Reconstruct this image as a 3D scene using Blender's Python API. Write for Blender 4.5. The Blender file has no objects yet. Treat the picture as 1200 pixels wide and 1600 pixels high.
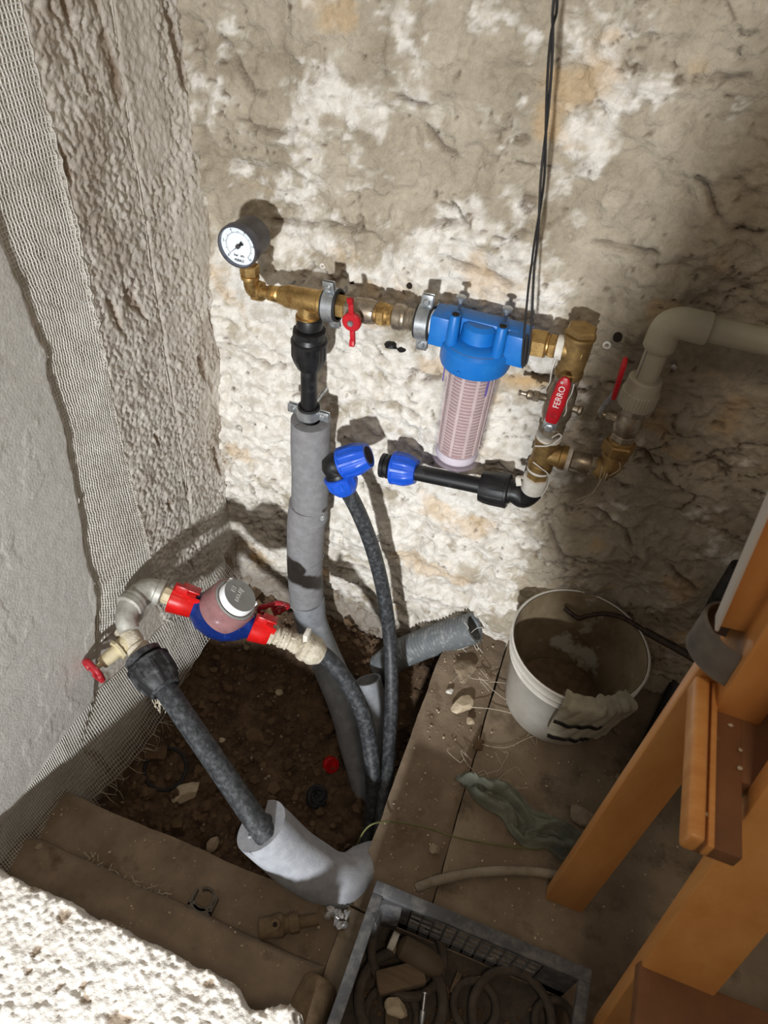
import bpy, bmesh, math, random
import numpy as np
from mathutils import Vector, Matrix

random.seed(7)
rng = np.random.default_rng(7)
SC = bpy.context.scene
COL = SC.collection

# ------------------------------------------------------------------ camera
FPX = 1110.0                     # focal length in pixels of the 1200x1600 frame
CAM = np.array([0.0, -1.05, 1.36])
ROT = np.array([[0.93723826, -0.29258651, 0.18967758],
                [0.33961708, 0.64269687, -0.6867321],
                [0.07902336, 0.70804934, 0.70172747]])
cam_data = bpy.data.cameras.new('camera')
cam = bpy.data.objects.new('camera', cam_data)
COL.objects.link(cam)
cam_data.sensor_fit = 'VERTICAL'
cam_data.sensor_height = 36.0
cam_data.sensor_width = 27.0
cam_data.lens = FPX / 1600 * 36.0
cam_data.clip_start = 0.02
mw = Matrix(ROT.tolist()).to_4x4()
mw.translation = Vector(CAM)
cam.matrix_world = mw
cam_data.dof.use_dof = True
cam_data.dof.focus_distance = 1.3
cam_data.dof.aperture_fstop = 8.0
SC.camera = cam

# ------------------------------------------------------------------ light
world = bpy.data.worlds.new('world')
SC.world = world
world.use_nodes = True
world.node_tree.nodes['Background'].inputs[0].default_value = (0.92, 0.87, 0.80, 1)
world.node_tree.nodes['Background'].inputs[1].default_value = 0.17


def area_light(name, loc, target, size, power, color, shape='DISK'):
    d = bpy.data.lights.new(name, 'AREA')
    d.shape = shape
    d.size = size
    d.energy = power
    d.color = color
    o = bpy.data.objects.new(name, d)
    COL.objects.link(o)
    o.location = loc
    o.rotation_euler = (Vector(target) - Vector(loc)).to_track_quat('-Z', 'Y').to_euler()
    return o


wl_ = area_light('work_lamp', (0.12, -2.9, 1.17), (-0.38, 0.0, 0.28), 0.11, 18, (0.95, 0.975, 1.0))
wl_.data.spread = math.radians(76)
area_light('ceiling_bulb', (0.30, -1.35, 2.2), (0.15, -0.5, 0.3), 0.30, 6.0, (1.0, 0.84, 0.66))

vs = SC.view_settings
vs.view_transform = 'Standard'
vs.look = 'None'
vs.gamma = 1
vs.use_curve_mapping = False
vs.exposure = 0.0


# ------------------------------------------------------------------ places seen in the photograph, turned into points of the room
def ray(px, py):
    v = np.array([px - 600.0, -(py - 800.0), -FPX])
    return ROT @ (v / np.linalg.norm(v))


def P(px, py, d):
    return Vector(CAM + ray(px, py) * d)


def Yp(px, py, y):
    d = ray(px, py)
    return Vector(CAM + d * ((y - CAM[1]) / d[1]))


def Xp(px, py, x):
    d = ray(px, py)
    return Vector(CAM + d * ((x - CAM[0]) / d[0]))


def Fp(px, py, z):
    d = ray(px, py)
    return Vector(CAM + d * ((z - CAM[2]) / d[2]))


def proj(p):
    c = ROT.T @ (np.array(p) - CAM)
    return 600 + FPX * c[0] / -c[2], 800 - FPX * c[1] / -c[2]


def along(p0, p1, pix, axis):
    lo, hi = -1.5, 2.5
    p0, p1 = Vector(p0), Vector(p1)
    s = proj(p0.lerp(p1, 1.0))[axis] > proj(p0.lerp(p1, 0.0))[axis]
    for _ in range(50):
        m = (lo + hi) / 2
        if (proj(p0.lerp(p1, m))[axis] < pix) == s:
            lo = m
        else:
            hi = m
    return p0.lerp(p1, lo)


# ------------------------------------------------------------------ numpy noise
def _hash(ix, iy, seed):
    h = (ix.astype(np.int64) * 374761393 + iy.astype(np.int64) * 668265263 + seed * 1442695041) & 0xFFFFFFFF
    h = ((h ^ (h >> 13)) * 1274126177) & 0xFFFFFFFF
    return ((h ^ (h >> 16)) & 0xFFFF) / 65535.0


def vnoise(x, y, seed=0):
    ix, iy = np.floor(x), np.floor(y)
    fx, fy = x - ix, y - iy
    fx = fx * fx * fx * (fx * (fx * 6 - 15) + 10)
    fy = fy * fy * fy * (fy * (fy * 6 - 15) + 10)
    a, b = _hash(ix, iy, seed), _hash(ix + 1, iy, seed)
    c, d = _hash(ix, iy + 1, seed), _hash(ix + 1, iy + 1, seed)
    return (a + (b - a) * fx) * (1 - fy) + (c + (d - c) * fx) * fy


def fbm(x, y, seed=0, octv=4, gain=0.5):
    s, a, t = 0.0, 1.0, 0.0
    for o in range(octv):
        s = s + a * vnoise(x * 2 ** o + 17.3 * o, y * 2 ** o - 9.1 * o, seed + o)
        t += a
        a *= gain
    return s / t


def sstep(a, b, x):
    t = np.clip((x - a) / (b - a), 0, 1)
    return t * t * (3 - 2 * t)


# ------------------------------------------------------------------ materials
def S(r, g, b):
    f = lambda c: (c / 255 / 12.92) if c <= 10 else ((c / 255 + 0.055) / 1.055) ** 2.4
    return (f(r), f(g), f(b), 1)


def mat(name, c1, c2=None, rough=0.6, metal=0.0, scale=25.0, lo=0.4, hi=0.65, bump=0.0, bscale=120.0, bdist=0.002,
        trans=0.0, ior=1.45, alpha=1.0, c3=None, scale3=60, lo3=0.62, hi3=0.7, coat=0.0, aniso=None):
    m = bpy.data.materials.new(name)
    m.use_nodes = True
    nt = m.node_tree
    b = nt.nodes['Principled BSDF']
    b.inputs['Base Color'].default_value = c1
    b.inputs['Roughness'].default_value = rough
    b.inputs['Metallic'].default_value = metal
    b.inputs['IOR'].default_value = ior
    if trans:
        b.inputs['Transmission Weight'].default_value = trans
    if coat:
        b.inputs['Coat Weight'].default_value = coat
    tc = nt.nodes.new('ShaderNodeTexCoord')
    out = tc.outputs['Object']
    if aniso:
        mp = nt.nodes.new('ShaderNodeMapping')
        mp.inputs['Scale'].default_value = aniso
        nt.links.new(out, mp.inputs[0])
        out = mp.outputs[0]

    def ramp_noise(sc, l, h, det=6):
        n = nt.nodes.new('ShaderNodeTexNoise')
        n.inputs['Scale'].default_value = sc
        n.inputs['Detail'].default_value = det
        n.inputs['Roughness'].default_value = 0.65
        nt.links.new(out, n.inputs['Vector'])
        r = nt.nodes.new('ShaderNodeMapRange')
        r.inputs[1].default_value = l
        r.inputs[2].default_value = h
        nt.links.new(n.outputs['Fac'], r.inputs[0])
        return r.outputs[0]
    colr = None
    if c2:
        mx = nt.nodes.new('ShaderNodeMix')
        mx.data_type = 'RGBA'
        mx.inputs[6].default_value = c1
        mx.inputs[7].default_value = c2
        nt.links.new(ramp_noise(scale, lo, hi), mx.inputs[0])
        colr = mx.outputs[2]
        if c3:
            m2 = nt.nodes.new('ShaderNodeMix')
            m2.data_type = 'RGBA'
            nt.links.new(colr, m2.inputs[6])
            m2.inputs[7].default_value = c3
            nt.links.new(ramp_noise(scale3, lo3, hi3), m2.inputs[0])
            colr = m2.outputs[2]
        nt.links.new(colr, b.inputs['Base Color'])
    if bump:
        n = nt.nodes.new('ShaderNodeTexNoise')
        n.inputs['Scale'].default_value = bscale
        n.inputs['Detail'].default_value = 5
        nt.links.new(out, n.inputs['Vector'])
        bp = nt.nodes.new('ShaderNodeBump')
        bp.inputs['Strength'].default_value = bump
        bp.inputs['Distance'].default_value = bdist
        nt.links.new(n.outputs['Fac'], bp.inputs['Height'])
        nt.links.new(bp.outputs[0], b.inputs['Normal'])
    return m


def attr_mat(name, layers, base, base2, scale=14, bump=0.6, bscale=160, bdist=0.003, rough=0.92):
    """A wall material: two noisy base tones and further layers whose mask is a mesh attribute."""
    m = mat(name, base, base2, rough=rough, scale=scale, lo=0.35, hi=0.68, bump=bump, bscale=bscale, bdist=bdist)
    nt = m.node_tree
    b = nt.nodes['Principled BSDF']
    src = b.inputs['Base Color'].links[0].from_socket
    for an, c in layers:
        a = nt.nodes.new('ShaderNodeAttribute')
        a.attribute_name = an
        x = nt.nodes.new('ShaderNodeMix')
        x.data_type = 'RGBA'
        nt.links.new(a.outputs['Fac'], x.inputs[0])
        nt.links.new(src, x.inputs[6])
        x.inputs[7].default_value = c
        src = x.outputs[2]
    # fine speckle
    tc = nt.nodes.new('ShaderNodeTexCoord')
    n = nt.nodes.new('ShaderNodeTexNoise')
    n.inputs['Scale'].default_value = 90
    n.inputs['Detail'].default_value = 8
    n.inputs['Roughness'].default_value = 0.75
    nt.links.new(tc.outputs['Object'], n.inputs['Vector'])
    r = nt.nodes.new('ShaderNodeMapRange')
    r.inputs[1].default_value = 0.3
    r.inputs[2].default_value = 0.7
    r.inputs[3].default_value = 0.86
    r.inputs[4].default_value = 1.16
    nt.links.new(n.outputs['Fac'], r.inputs[0])
    mul = nt.nodes.new('ShaderNodeMix')
    mul.data_type = 'RGBA'
    mul.blend_type = 'MULTIPLY'
    mul.inputs[0].default_value = 1.0
    nt.links.new(src, mul.inputs[6])
    nt.links.new(r.outputs[0], mul.inputs[7])
    nt.links.new(mul.outputs[2], b.inputs['Base Color'])
    return m


MT = {}
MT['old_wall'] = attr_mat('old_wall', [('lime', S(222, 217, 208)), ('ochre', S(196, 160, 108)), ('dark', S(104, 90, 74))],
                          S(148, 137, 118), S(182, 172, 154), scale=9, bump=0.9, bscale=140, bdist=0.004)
MT['left_wall'] = attr_mat('left_wall', [('smooth', S(192, 189, 182)), ('brown', S(132, 112, 92))],
                           S(190, 182, 170), S(208, 202, 192), scale=16, bump=0.5, bscale=260, bdist=0.002)
MT['block'] = attr_mat('block_plaster', [('pit', S(160, 140, 118))], S(240, 234, 224), S(248, 245, 238), scale=20, bump=0.5, bscale=240, bdist=0.003)
MT['soil'] = mat('soil', S(70, 54, 40), S(106, 84, 63), rough=0.98, scale=22, bump=0.9, bscale=110, bdist=0.006, c3=S(52, 40, 30), scale3=9)
MT['board'] = mat('dusty_board', S(116, 100, 82), S(142, 124, 104), rough=0.95, scale=9, bump=0.5, bscale=150, bdist=0.002, c3=S(92, 74, 56), scale3=14, lo3=0.58, hi3=0.72)
MT['slab'] = mat('dusty_slab', S(118, 102, 84), S(150, 134, 112), rough=0.9, scale=6, bump=0.5, bscale=130, bdist=0.002, c3=S(92, 78, 62), scale3=11, lo3=0.52, hi3=0.68)
MT['brass'] = mat('brass', S(206, 172, 112), S(156, 122, 74), rough=0.42, metal=0.9, scale=60, bump=0.15, bscale=220)
MT['brass_worn'] = mat('worn_brass', S(172, 142, 90), S(132, 108, 72), rough=0.5, metal=0.75, scale=50, bump=0.2, bscale=220)
MT['nickel'] = mat('nickel', S(176, 164, 146), S(138, 126, 108), rough=0.4, metal=0.85, scale=60, bump=0.1)
MT['zinc'] = mat('zinc_steel', S(196, 200, 202), S(158, 162, 165), rough=0.35, metal=0.8, scale=70)
MT['galv'] = mat('galvanised_iron', S(186, 184, 176), S(150, 146, 134), rough=0.55, metal=0.35, scale=45, bump=0.25, bscale=150)
MT['rubber'] = mat('black_rubber', S(26, 26, 27), S(44, 44, 45), rough=0.7, scale=60)
MT['black_pp'] = mat('black_plastic', S(20, 20, 21), S(34, 34, 35), rough=0.42, scale=40)
MT['black_pp_dusty'] = mat('dusty_black_plastic', S(30, 30, 31), S(96, 96, 98), rough=0.55, scale=38, lo=0.5, hi=0.72, bump=0.2)
MT['pe'] = mat('black_pe', S(24, 24, 25), S(60, 60, 62), rough=0.42, scale=30, lo=0.52, hi=0.75, aniso=(1, 1, 1))
MT['pe_dusty'] = mat('dusty_pe', S(44, 46, 48), S(100, 103, 106), rough=0.5, scale=110, lo=0.45, hi=0.8, bump=0.12, c3=S(26, 27, 28), scale3=120, lo3=0.55, hi3=0.7)
MT['pe_mud'] = mat('muddy_pe', S(72, 70, 66), S(112, 102, 88), rough=0.7, scale=28, c3=S(50, 44, 38), scale3=20)
MT['foam'] = mat('grey_foam', S(122, 121, 122), S(136, 135, 136), rough=0.95, scale=60, bump=0.4, bscale=420, bdist=0.001)
MT['foam_light'] = mat('light_grey_foam', S(150, 152, 158), S(166, 168, 172), rough=0.95, scale=50, bump=0.5, bscale=380, bdist=0.0012)
MT['pipe_grey'] = mat('grey_sleeve', S(138, 141, 145), S(116, 118, 121), rough=0.6, scale=30)
MT['blue'] = mat('blue_plastic', S(20, 106, 186), S(36, 116, 190), rough=0.42, scale=24, lo=0.5, hi=0.7)
MT['dust'] = mat('dust_film', S(122, 110, 92), S(98, 92, 84), rough=0.95, scale=50)
MT['blue_nut'] = mat('blue_nut', S(22, 76, 190), S(30, 88, 200), rough=0.38, scale=30)
MT['meter_blue'] = mat('meter_enamel', S(18, 38, 98), S(24, 54, 128), rough=0.22, scale=40, lo=0.5, hi=0.65, coat=0.4, c3=S(92, 128, 176), scale3=130, lo3=0.66, hi3=0.72)
MT['red'] = mat('red_lever', S(186, 24, 36), S(168, 20, 32), rough=0.38, scale=30)
MT['red_seal'] = mat('red_seal', S(200, 26, 24), S(172, 18, 18), rough=0.3, scale=40)
MT['red_worn'] = mat('worn_red_paint', S(158, 28, 38), S(196, 120, 118), rough=0.5, scale=80, lo=0.55, hi=0.7)
MT['ppr'] = mat('ppr_plastic', S(178, 172, 152), S(168, 162, 142), rough=0.5, scale=20)
MT['white'] = mat('white_plastic', S(232, 234, 234), rough=0.4)
MT['lid'] = mat('lid_grey', S(142, 142, 138), S(132, 132, 128), rough=0.5, scale=40)
MT['pale_print'] = mat('pale_print', S(206, 206, 200), rough=0.6)
MT['white_print'] = mat('white_print', S(236, 226, 224), rough=0.6)
MT['black_print'] = mat('black_print', S(22, 22, 24), rough=0.6)
MT['grey_print'] = mat('grey_print', S(120, 124, 132), rough=0.6)
MT['dial'] = mat('dial_white', S(232, 240, 246), rough=0.5)
MT['gauge_case'] = mat('gauge_case', S(70, 68, 70), S(92, 88, 86), rough=0.45, metal=0.3, scale=40)
MT['bezel'] = mat('gauge_bezel', S(98, 98, 106), rough=0.3, metal=0.6)
MT['pink_clear'] = mat('pinkish_clear', S(172, 126, 122), S(150, 108, 104), rough=0.22, scale=30)
MT['pink_clear'].node_tree.nodes['Principled BSDF'].inputs['Alpha'].default_value = 0.72
MT['blue_tint'] = mat('violet_clear', S(96, 84, 150), rough=0.2)
MT['clear'] = mat('clear_bowl', S(190, 174, 190), rough=0.08)
MT['clear'].node_tree.nodes['Principled BSDF'].inputs['Alpha'].default_value = 0.13
MT['cartridge'] = mat('cartridge', S(214, 194, 186), S(200, 178, 170), rough=0.6, scale=40)
MT['cart_core'] = mat('cartridge_core', S(168, 136, 126), S(152, 120, 110), rough=0.8, scale=40)
MT['cart_white'] = mat('cartridge_end', S(226, 220, 226), rough=0.5)
MT['ptfe'] = mat('ptfe_tape', S(226, 222, 212), S(204, 198, 186), rough=0.7, scale=70)
MT['hemp'] = mat('hemp_paste', S(198, 190, 172), S(168, 156, 134), rough=0.85, scale=80, bump=0.7, bscale=200, bdist=0.003)
MT['cream'] = mat('cream_valve', S(206, 194, 160), S(176, 160, 124), rough=0.6, scale=50, bump=0.3)
MT['twine'] = mat('twine', S(190, 180, 160), S(160, 148, 126), rough=0.95, scale=60)
MT['cord'] = mat('black_cord', S(24, 22, 21), rough=0.6)
MT['glass_mesh'] = mat('glass_mesh', S(214, 211, 204), S(190, 186, 176), rough=0.8, scale=20)
MT['bucket'] = mat('bucket_plastic', S(226, 222, 212), S(206, 200, 188), rough=0.55, scale=18, c3=S(128, 116, 100), scale3=38, lo3=0.66, hi3=0.74)
MT['bucket_in'] = mat('bucket_inside', S(150, 134, 108), S(112, 94, 68), rough=0.85, scale=10, c3=S(196, 192, 180), scale3=8, lo3=0.56, hi3=0.62, bump=0.4)
MT['rag_grey'] = mat('grey_cloth', S(176, 170, 150), S(150, 142, 122), rough=0.95, scale=22, bump=0.3, bscale=300, c3=S(140, 112, 78), scale3=18, lo3=0.64, hi3=0.74)
MT['rag_green'] = mat('green_cloth', S(122, 124, 110), S(94, 97, 86), rough=0.98, scale=18, bump=0.4, bscale=350)
MT['rust_rod'] = mat('rusty_rod', S(72, 58, 48), S(48, 40, 36), rough=0.6, metal=0.4, scale=80)
MT['conduit'] = mat('grey_conduit', S(104, 108, 110), S(160, 162, 160), rough=0.6, scale=60, lo=0.5, hi=0.75)
MT['conduit_black'] = mat('black_conduit', S(36, 35, 34), S(56, 53, 50), rough=0.6, scale=60)
MT['wood'] = mat('orange_wood', S(224, 162, 94), S(206, 138, 72), rough=0.42, scale=6, aniso=(3, 9, 0.8), lo=0.3, hi=0.7, coat=0.2)
MT['wood_dark'] = mat('dusty_dark_wood', S(132, 88, 54), S(112, 74, 46), rough=0.7, scale=10, c3=S(160, 128, 96), scale3=50, lo3=0.66, hi3=0.76)
MT['white_edge'] = mat('white_edge', S(204, 196, 186), rough=0.6)
MT['strap'] = mat('grey_strap', S(112, 106, 98), S(92, 86, 80), rough=0.75, scale=30)
MT['crate'] = mat('dusty_crate', S(80, 80, 82), S(122, 120, 116), rough=0.75, scale=40, lo=0.45, hi=0.7, c3=S(56, 54, 54), scale3=24)
MT['ring'] = mat('dusty_rubber', S(70, 62, 54), S(90, 80, 70), rough=0.9, scale=40)
MT['oldwood'] = mat('old_wood', S(118, 100, 80), S(92, 78, 60), rough=0.9, scale=12, aniso=(1, 8, 8))
MT['stone'] = mat('stone', S(158, 142, 120), S(124, 106, 86), rough=0.95, scale=30, bump=0.6, bscale=120)
MT['stone_pale'] = mat('pale_stone', S(200, 184, 158), S(168, 150, 124), rough=0.95, scale=40, bump=0.6, bscale=140)
MT['stone_mud'] = mat('muddy_stone', S(106, 84, 62), S(84, 66, 48), rough=0.98, scale=30, bump=0.7, bscale=120)
MT['yellow_wire'] = mat('yellow_green_wire', S(112, 108, 62), S(92, 98, 62), rough=0.6, scale=20)
MT['bottle'] = mat('dusty_bottle', S(98, 84, 66), S(82, 68, 52), rough=0.7, scale=20)
MT['grey_hose'] = mat('grey_hose', S(150, 140, 122), S(124, 112, 94), rough=0.7, scale=30)
MT['mud'] = mat('mud_fitting', S(120, 100, 76), S(96, 80, 60), rough=0.95, scale=50, bump=0.5)
MT['grey_clip'] = mat('grey_clip', S(104, 98, 90), S(88, 80, 70), rough=0.8, scale=40)
MT['foil'] = mat('foil', S(196, 196, 196), S(120, 116, 112), rough=0.35, metal=0.6, scale=80)
MT['bead'] = mat('bead', S(196, 190, 178), rough=0.8)
MT['hole'] = mat('dark_hole', S(38, 30, 24), rough=1.0)


# ------------------------------------------------------------------ mesh building
class MB:
    def __init__(self):
        self.v, self.f = [], []

    def grid_faces(self, i0, nu, nv, wu=False, wv=False):
        for i in range(nu if wu else nu - 1):
            for j in range(nv if wv else nv - 1):
                a = i0 + i * nv + j
                b = i0 + ((i + 1) % nu) * nv + j
                c = i0 + ((i + 1) % nu) * nv + (j + 1) % nv
                d = i0 + i * nv + (j + 1) % nv
                self.f.append((a, b, c, d))

    def tube(self, pts, r, seg=12, caps=True, ribs=None, flat=None):
        pts = [Vector(p) for p in pts]
        n = len(pts)
        rs = r if isinstance(r, (list, tuple)) else [r] * n
        T = []
        for i in range(n):
            d = pts[min(i + 1, n - 1)] - pts[max(i - 1, 0)]
            T.append(d.normalized() if d.length > 1e-9 else Vector((0, 0, 1)))
        up = Vector((0, 0, 1)) if abs(T[0].z) < 0.9 else Vector((0, 1, 0))
        N = T[0].cross(up).normalized()
        i0 = len(self.v)
        for i in range(n):
            N = (N - T[i] * N.dot(T[i])).normalized()
            Bn = T[i].cross(N)
            for k in range(seg):
                a = 2 * math.pi * k / seg
                rr = rs[i]
                if ribs:
                    rr *= 1 + ribs[1] * max(0.0, math.cos(ribs[0] * a))
                self.v.append(pts[i] + N * (rr * math.cos(a)) + Bn * (rr * math.sin(a) * (flat or 1)))
        self.grid_faces(i0, n, seg, False, True)
        if caps:
            self.f.append(tuple(i0 + k for k in range(seg))[::-1])
            self.f.append(tuple(i0 + (n - 1) * seg + k for k in range(seg)))
        return self

    def lathe(self, p0, d, prof, seg=24, ribs=None, rrange=None, caps=True, phase=0.0):
        """prof: (distance along d, radius)"""
        p0, d = Vector(p0), Vector(d).normalized()
        up = Vector((0, 0, 1)) if abs(d.z) < 0.9 else Vector((0, 1, 0))
        N = d.cross(up).normalized()
        Bn = d.cross(N)
        i0 = len(self.v)
        for i, (t, r) in enumerate(prof):
            for k in range(seg):
                a = 2 * math.pi * k / seg + phase
                rr = r
                if ribs and (rrange is None or rrange[0] <= i <= rrange[1]):
                    rr = r * (1 + ribs[1] * (1 if math.cos(ribs[0] * a) > ribs[2] else 0))
                self.v.append(p0 + d * t + N * (rr * math.cos(a)) + Bn * (rr * math.sin(a)))
        self.grid_faces(i0, len(prof), seg, False, True)
        n = len(prof)
        if caps:
            self.f.append(tuple(i0 + k for k in range(seg))[::-1])
            self.f.append(tuple(i0 + (n - 1) * seg + k for k in range(seg)))
        return self

    def hexnut(self, p0, d, w, r, seg=6, phase=0.5):
        c = 0.14 * r
        return self.lathe(p0, d, [(0, r * .9), (c * .8, r), (w - c * .8, r), (w, r * .9)], seg=seg, phase=phase)

    def ring(self, c, ax, R, r, seg=36, s2=10, flat=1.0, arc=(0, 2 * math.pi), u=None):
        c, ax = Vector(c), Vector(ax).normalized()
        up = Vector(u) if u else (Vector((0, 0, 1)) if abs(ax.z) < 0.9 else Vector((0, 1, 0)))
        N = ax.cross(up).normalized()
        Bn = ax.cross(N)
        full = abs(arc[1] - arc[0] - 2 * math.pi) < 1e-6
        n = seg if full else seg + 1
        i0 = len(self.v)
        for i in range(n):
            a = arc[0] + (arc[1] - arc[0]) * i / seg
            o = N * math.cos(a) + Bn * math.sin(a)
            for k in range(s2):
                b = 2 * math.pi * (k + .5) / s2
                self.v.append(c + o * (R + r * math.cos(b)) + ax * (r * flat * math.sin(b)))
        self.grid_faces(i0, n, s2, full, True)
        if not full:
            self.f.append(tuple(i0 + k for k in range(s2)))
            self.f.append(tuple(i0 + (n - 1) * s2 + k for k in range(s2))[::-1])
        return self

    def box(self, c, size, rot=None, bevel=0.0, seg=2):
        bm = bmesh.new()
        bmesh.ops.create_cube(bm, size=1.0)
        bmesh.ops.scale(bm, vec=Vector(size), verts=bm.verts)
        if bevel:
            bmesh.ops.bevel(bm, geom=list(bm.edges), offset=bevel, segments=seg, affect='EDGES', profile=0.5)
        R = rot if rot is not None else Matrix.Identity(3)
        i0 = len(self.v)
        bm.verts.index_update()
        for v in bm.verts:
            self.v.append(Vector(c) + R @ v.co)
        for f in bm.faces:
            self.f.append(tuple(i0 + v.index for v in f.verts))
        bm.free()
        return self

    def plank(self, a, b, width_dir, w, t, bevel=0.003):
        """bar from a to b, w wide along width_dir, t thick"""
        a, b = Vector(a), Vector(b)
        z = (b - a).normalized()
        x = Vector(width_dir)
        x = (x - z * x.dot(z)).normalized()
        y = z.cross(x)
        R = Matrix((x, y, z)).transposed()
        return self.box((a + b) / 2, (w, t, (b - a).length), R, bevel)

    def disc(self, c, ax, r, th, seg=32):
        ax = Vector(ax).normalized()
        return self.lathe(Vector(c), ax, [(0, r * .97), (th * .15, r), (th * .85, r), (th, r * .97)], seg=seg)

    def prism(self, pts, d):
        pts = [Vector(p) for p in pts]
        d = Vector(d)
        i0, n = len(self.v), len(pts)
        self.v += pts + [p + d for p in pts]
        self.f.append(tuple(range(i0, i0 + n))[::-1])
        self.f.append(tuple(range(i0 + n, i0 + 2 * n)))
        for i in range(n):
            j = (i + 1) % n
            self.f.append((i0 + i, i0 + j, i0 + n + j, i0 + n + i))
        return self

    def rock(self, c, s, seed=0, sub=2, rough=0.25):
        bm = bmesh.new()
        bmesh.ops.create_icosphere(bm, subdivisions=sub, radius=1.0)
        rr = random.Random(seed)
        dirs = [(Vector((rr.uniform(-1, 1), rr.uniform(-1, 1), rr.uniform(-1, 1))).normalized(), rr.uniform(.48, .82)) for _ in range(11)]
        i0 = len(self.v)
        bm.verts.index_update()
        rz = Matrix.Rotation(rr.uniform(0, 6.28), 3, 'Z')
        for v in bm.verts:
            p = v.co.copy()
            for dd, h in dirs:
                k = p.dot(dd) - h
                if k > 0:
                    p -= dd * k
            p *= 1 + rough * rr.uniform(-.15, .15)
            self.v.append(Vector(c) + rz @ Vector((p.x * s[0], p.y * s[1], p.z * s[2])))
        for f in bm.faces:
            self.f.append(tuple(i0 + v.index for v in f.verts))
        bm.free()
        return self

    def build(self, name, m, parent=None, sharp=35, kind=None):
        vs_ = self.v
        if parent is None:
            A = np.array([tuple(v) for v in vs_])
            loc = Vector(((A[:, 0].min() + A[:, 0].max()) / 2, (A[:, 1].min() + A[:, 1].max()) / 2, A[:, 2].min()))
        else:
            loc = WL[parent.name]
        me = bpy.data.meshes.new(name)
        me.from_pydata([tuple(Vector(v) - loc) for v in vs_], [], self.f)
        me.validate()
        bm = bmesh.new()
        bm.from_mesh(me)
        bmesh.ops.recalc_face_normals(bm, faces=bm.faces)
        bm.to_mesh(me)
        bm.free()
        me.shade_smooth()
        me.set_sharp_from_angle(angle=math.radians(sharp))
        me.materials.append(MT[m])
        o = bpy.data.objects.new(name, me)
        COL.objects.link(o)
        if parent is None:
            o.location = loc
        else:
            o.parent = parent
        WL[o.name] = loc
        if kind:
            o['kind'] = kind
        return o


WL = {}


def thing(name, label, cat, loc, group=None):
    o = bpy.data.objects.new(name, None)
    o.empty_display_size = 0.02
    COL.objects.link(o)
    o.location = Vector(loc)
    WL[o.name] = Vector(loc)
    o['label'] = label
    o['category'] = cat
    if group:
        o['group'] = group
    return o


def tag(o, label, cat, group=None, kind=None):
    o['label'] = label
    o['category'] = cat
    if group:
        o['group'] = group
    if kind:
        o['kind'] = kind
    return o


def text_mesh(name, body, size, origin, xdir, ydir, m, parent, depth=0.0003, align='CENTER', shear=0.0):
    cu = bpy.data.curves.new(name, 'FONT')
    cu.body = body
    cu.size = size
    cu.align_x = align
    cu.align_y = 'CENTER'
    cu.extrude = depth
    cu.shear = shear
    cu.resolution_u = 4
    ob = bpy.data.objects.new('text_source', cu)
    COL.objects.link(ob)
    dg = bpy.context.evaluated_depsgraph_get()
    me = bpy.data.meshes.new_from_object(ob.evaluated_get(dg))
    bpy.data.objects.remove(ob)
    x = Vector(xdir).normalized()
    y = Vector(ydir)
    y = (y - x * y.dot(x)).normalized()
    z = x.cross(y)
    R = Matrix((x, y, z)).transposed()
    loc = WL[parent.name]
    for v in me.vertices:
        v.co = Vector(origin) + R @ v.co - loc
    me.materials.clear()
    me.materials.append(MT[m])
    me.name = name
    o = bpy.data.objects.new(name, me)
    COL.objects.link(o)
    o.parent = parent
    WL[o.name] = loc
    return o


def smooth_path(pts, n=40):
    pts = [Vector(p) for p in pts]
    if len(pts) == 2:
        return [pts[0].lerp(pts[1], i / n) for i in range(n + 1)]
    q = [pts[0] * 2 - pts[1]] + pts + [pts[-1] * 2 - pts[-2]]
    out = []
    ns = len(pts) - 1
    per = max(2, n // ns)
    for s in range(ns):
        p0, p1, p2, p3 = q[s:s + 4]
        for i in range(per):
            t = i / per
            out.append(0.5 * ((2 * p1) + (p2 - p0) * t + (2 * p0 - 5 * p1 + 4 * p2 - p3) * t * t + (3 * p1 - p0 - 3 * p2 + p3) * t ** 3))
    out.append(pts[-1])
    return out


def height_mesh(name, U, V, co, m, attrs=None, kind='structure', parent=None):
    """co: array (nu,nv,3)"""
    nu, nv = co.shape[:2]
    me = bpy.data.meshes.new(name)
    idx = np.arange(nu * nv).reshape(nu, nv)
    q = np.stack([idx[:-1, :-1], idx[1:, :-1], idx[1:, 1:], idx[:-1, 1:]], -1).reshape(-1, 4)
    me.vertices.add(nu * nv)
    me.vertices.foreach_set('co', co.reshape(-1).astype(np.float32))
    me.loops.add(q.size)
    me.loops.foreach_set('vertex_index', q.reshape(-1).astype(np.int32))
    me.polygons.add(len(q))
    me.polygons.foreach_set('loop_start', (np.arange(len(q)) * 4).astype(np.int32))
    me.update(calc_edges=True)
    me.validate()
    for k, a in (attrs or {}).items():
        at = me.attributes.new(k, 'FLOAT', 'POINT')
        at.data.foreach_set('value', np.clip(a, 0, 1).reshape(-1).astype(np.float32))
    me.shade_smooth()
    me.materials.append(MT[m])
    o = bpy.data.objects.new(name, me)
    COL.objects.link(o)
    WL[o.name] = Vector((0, 0, 0))
    if parent:
        o.parent = parent
    if kind:
        o['kind'] = kind
    return o


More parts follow.
